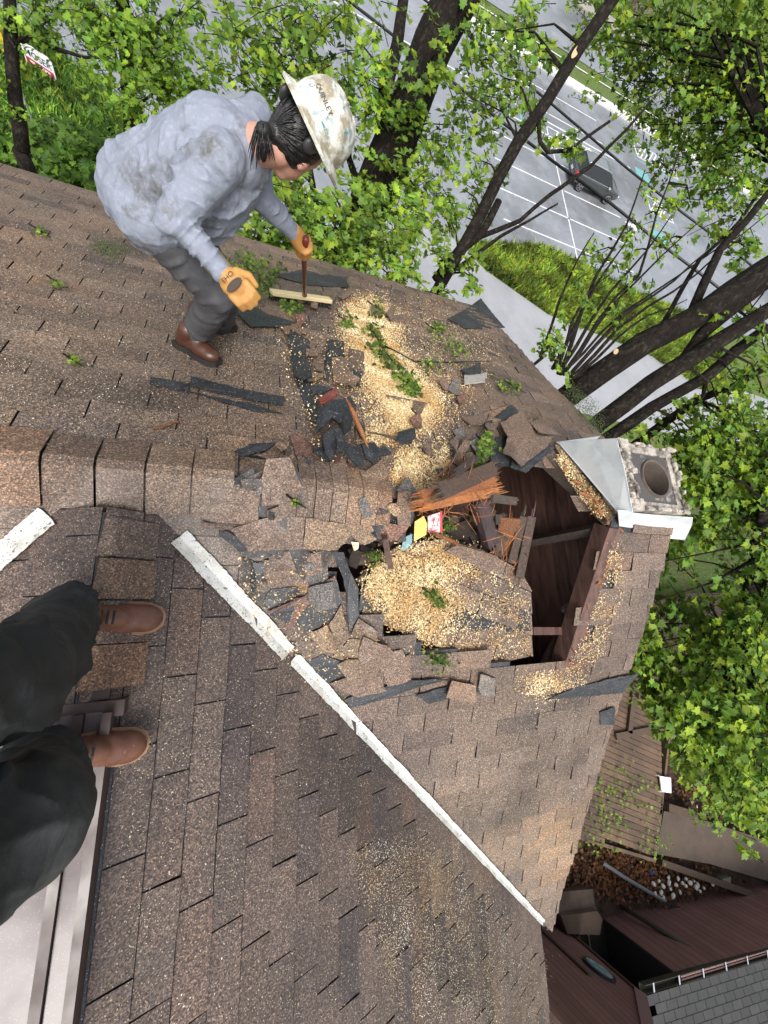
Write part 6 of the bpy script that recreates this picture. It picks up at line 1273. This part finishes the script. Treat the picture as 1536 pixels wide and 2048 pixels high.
for i, (a, b, w_, t_, m_, c_, sp, lab) in enumerate([
    (at9(742, 480, 1.98), at9(1190, 380, 2.42), .075, .035, M_FRESH, (.9, .75, .7), 9, 'upper split orange rafter lying across the top of the hole'),
    (at9(745, 535, 2.00), at9(1210, 440, 2.40), .050, .035, M_FRESH, (1.25, 1.15, 1.0), 9, 'lower fresh orange broken rafter with bright split grain'),
    (at9(860, 440, 2.0), at9(1190, 300, 2.45), .09, .03, M_OLDW, (1, .8, .7), 10, 'grey brown splintered board over the orange rafters'),
    (at9(960, 330, 2.1), at9(1075, 235, 2.35), .045, .02, M_OLDW, (.5, .5, .55), 3, 'short dark chip of wood pointing up at the top of the hole'),
    (at9(1100, 500, 2.35), at9(1175, 770, 2.45), .09, .05, M_DARKW, (.5, .6, .8), 3, 'charred black rafter stub standing in the middle of the hole'),
    (at9(1290, 600, 2.55), at9(1270, 830, 2.60), .13, .03, M_FRESH, (.42, .35, .36), 2, 'reddish brown plank leaning beside the grey ones'),
    (at9(1375, 595, 2.55), at9(1300, 880, 2.55), .045, .05, M_OLDW, (1, .9, .85), 3, 'left grey weathered plank of the leaning pair in the hole'),
    (at9(1425, 600, 2.58), at9(1350, 970, 2.52), .05, .06, M_OLDW, (1.1, 1, 1), 3, 'right grey weathered plank of the leaning pair in the hole'),
    (at9(870, 730, 2.45), at9(1090, 640, 2.6), .10, .03, M_OLDW, (.5, .45, .4), 4, 'dusty dark board lying deep in the hole behind the box'),
    (at9(520, 720, 2.0), at9(555, 900, 2.1), .03, .04, M_DARKW, (.9, .9, .9), 0, 'dark upright lath at the left edge of the hole'),
    (at9(830, 700, 2.1), at9(935, 745, 2.2), .018, .012, M_FRESH, (.55, .4, .4), 2, 'thin red splinter below the coloured box'),
    (at9(1180, 480, 2.30), at9(1330, 500, 2.42), .05, .012, M_OLDW, (.7, .75, .75), 1, 'loose grey chip above the leaning planks')]):
    lumber('broken_board', lab, a, b, w_, t_, m_, c_, sp, up=(-a).normalized() if i not in (4,) else (0, 0, 1), cat='board')
mb = MB(); random.seed(29)
for i in range(150):
    x, y = random.choice([(900, 400), (1000, 330), (800, 520), (1050, 560), (1150, 450), (950, 290), (1250, 780), (700, 820), (880, 620)]); x += random.gauss(0, 70); y += random.gauss(0, 40)
    p = pd(*z9(x, y), 2.15 + random.uniform(-.02, .3) * (1 if x > 900 else .3)); d = Vector((random.gauss(0, 1), random.gauss(0, 1), random.gauss(0, .4))).normalized() * random.uniform(.02, .10); r = random.uniform(.0015, .004); mb.tube([p - d, p, p + d], [r * .3, r, r * .3], 4, tuple([random.uniform(.4, 1.6)] * 3))
tag(mb.build('splinters', M_FRESH), kind='stuff')
# attic clutter: dark heap, coloured box
def heap(lab, name, pts, m, seed):
    random.seed(seed); mb = MB()
    for (x, y, d, r) in pts:
        c = pd(*z9(x, y), d)
        for k in range(10): q = c + Vector((random.gauss(0, r * .5), random.gauss(0, r * .5), random.gauss(0, r * .2))); mb.box(q, (random.uniform(.3, 1) * r, random.uniform(.2, .7) * r, random.uniform(.05, .2) * r), Matrix.Rotation(random.uniform(0, 3), 3, 'Z') @ Matrix.Rotation(random.uniform(-.6, .6), 3, 'X'), tuple([random.uniform(.3, 1.5)] * 3))
    o = mb.build(name, m); tag(o, kind='stuff')
heap('', 'attic_rubble', [(650, 830, 2.35, .12), (760, 850, 2.35, .12), (880, 840, 2.4, .12), (960, 640, 2.6, .15), (1050, 700, 2.6, .15), (900, 700, 2.5, .14), (1150, 640, 2.6, .14), (400, 850, 2.2, .12), (600, 760, 2.3, .12), (1130, 560, 2.55, .12), (1200, 700, 2.6, .12)], M_OLDW, 3)
bx = empty('cardboard_box', tuple(at9(770, 650, 2.2))); tag(bx, 'bright printed yellow, pink and teal box jammed in the hole under the orange rafter', 'box')
def boxface(name, P, m, d=2.16): mb = MB(); q = [at9(x, y, d + dd) for x, y, dd in P]; mb.prism(q, nrm(q), .02); o = mb.build(name, m); adopt(o, bx); return o
boxface('yellow_panel', [(705, 625, 0), (760, 590, 0), (782, 640, 0), (775, 705, 0), (700, 745, 0)], mat('yellow_print', (.62, .42, .02), .4, n1=(50, (.7, .6, .3), .55, .62, .8)))
boxface('pink_panel', [(785, 590, .01), (865, 565, .01), (872, 640, .01), (865, 690, .01), (785, 690, .01)], mat('pink_white_print', (.55, .45, .42), .4, n1=(40, (.6, .04, .12), .5, .56, 1), n2=(70, (.02, .25, .32), .6, .64, 1)))
boxface('teal_panel', [(620, 800, 0), (640, 720, 0), (690, 700, 0), (685, 760, 0), (630, 810, 0)], mat('teal_print_glossy', (.01, .13, .18), .3, n1=(40, (.02, .3, .35), .5, .6, 1)))
boxface('red_edge', [(862, 560, .005), (874, 562, .005), (874, 700, .005), (862, 690, .005)], solid('red_print_edge', (.5, .02, .04)))
mb = MB(); q = [pd(*z4(x, y), 1.98) for x, y in ((985, 780), (1040, 785), (1035, 830), (1005, 845))]; mb.prism(q, nrm(q), .02); tag(mb.build('small_carton', mat('cream_carton', (.6, .55, .4), .5, n1=(60, (.6, .25, .02), .52, .58, 1))), 'small cream and orange carton under the torn ridge', 'carton')
# leafy twigs fallen on the roof
def fallen(lab, on, pts, n, spread, dz=.02, size=.05, line_=None):
    size *= .62 if on is onC else .4; n = int(n * 1.6 if on is onC else n * 2)
    c = on(*pts[0], dz); r = empty('fallen_twig', tuple(c)); tag(r, lab, 'twig'); mb = MB(); Q = [sag(on(x, y, dz + .01)) if on is not onF else on(x, y, dz + .01) for x, y in (line_ or [(pts[0][0] - 20, pts[0][1] - 14), pts[0], (pts[0][0] + 22, pts[0][1] + 12)])]; mb.tube(Q, [.005] * (len(Q) - 1) + [.002], 5)
    pos = []
    for x, y in pts:
        for _ in range(n): p = on(x + random.gauss(0, spread), y + random.gauss(0, spread), dz + random.uniform(0, .03)); pos.append(tuple(sag(p) if on is not onF else p)); 
    pos = np.array(pos); od = rng.normal(0, 1, pos.shape); od[:, 2] *= .2; adopt(mb.build('stem', M_BARK), r); adopt(leafmesh('leaves', pos, od, size, None, [(.7, .65, .9), (.4, .45, .6), (1.1, .95, 1.2), (.25, .3, .4)], 0), r)
random.seed(27)
fallen('leafy branch lying along the long sawdust pile', onC, [(765, 700), (745, 660), (800, 745), (820, 770), (780, 725), (760, 690)], 26, 10, .03, .05, [(740, 650), (770, 700), (800, 740), (835, 790)])
fallen('leafy sprig at the lower end of the sawdust pile', onC, [(815, 765), (830, 775)], 26, 8, .03)
fallen('small sprig at the top of the sawdust pile', onC, [(755, 615), (760, 625)], 20, 9)
fallen('dark green sprig left of the sawdust pile', onC, [(697, 645)], 26, 8)
fallen('leafy tuft near the middle of the street side slope', onC, [(870, 660), (880, 655)], 18, 8)
fallen('long bare twig with yellow green leaves right of the sawdust', onC, [(905, 690), (915, 705), (860, 730)], 22, 12, .03, .045, [(770, 690), (830, 722), (900, 725), (990, 722)])
fallen('bunch of shredded green leaves at the upper edge of the hole', onC, [(975, 880), (985, 895), (970, 915)], 40, 8, .05)
fallen('light sprig above the lifted shingles near the gable', onC, [(1030, 775), (1010, 770)], 16, 8)
fallen('leaves caught under the broom block', onC, [(590, 612), (575, 608)], 22, 9)
fallen('heap of torn leaves and twigs left of the broom', onC, [(500, 540), (515, 560), (525, 580), (540, 560), (530, 535), (480, 520), (550, 545), (500, 520)], 22, 12, .04)
fallen('tiny sprig on the left of the street side slope', onC, [(80, 462)], 14, 6, .02, .04)
fallen('small green sprig beside the worker boots on the left', onC, [(112, 562)], 10, 5, .02, .04)
fallen('green sprig on the sawdust of the fallen roof sheet', onF, [(865, 1190), (880, 1205)], 18, 7)
fallen('leaves hanging in the hole left of the box', onB, [(760, 1110)], 26, 7, -.02)
fallen('dark leafy clump deep in the hole', onB, [(905, 1050), (915, 1035), (900, 1065)], 26, 9, -.12)
fallen('leafy crumbs along the lower edge of the fallen sheet', onB, [(870, 1320), (890, 1325)], 16, 12)
fallen('single green leaf on the torn ridge caps', onB, [(594, 1000)], 7, 4, .07, .045)
fallen('green sprig on the shingles left of the ridge caps', onC, [(147, 722)], 8, 5, .02, .04)
M_MOSS = mat('roof_moss', (.05, .07, .02), .9, bump=(60, 1, .01))
chips('roof_moss', [(onC, [(1140, 765), (1200, 820), (1215, 870), (1180, 850), (1130, 785)], 1800, .012, 6), (onC, [(200, 480), (260, 500), (230, 520), (180, 495)], 500, .012, 6), (onB, [(640, 1370), (690, 1400), (660, 1440), (620, 1400)], 700, .013, 6)], (.004, .01), [(1, 1, 1), (1.6, 1.7, 1.2)], M_MOSS)
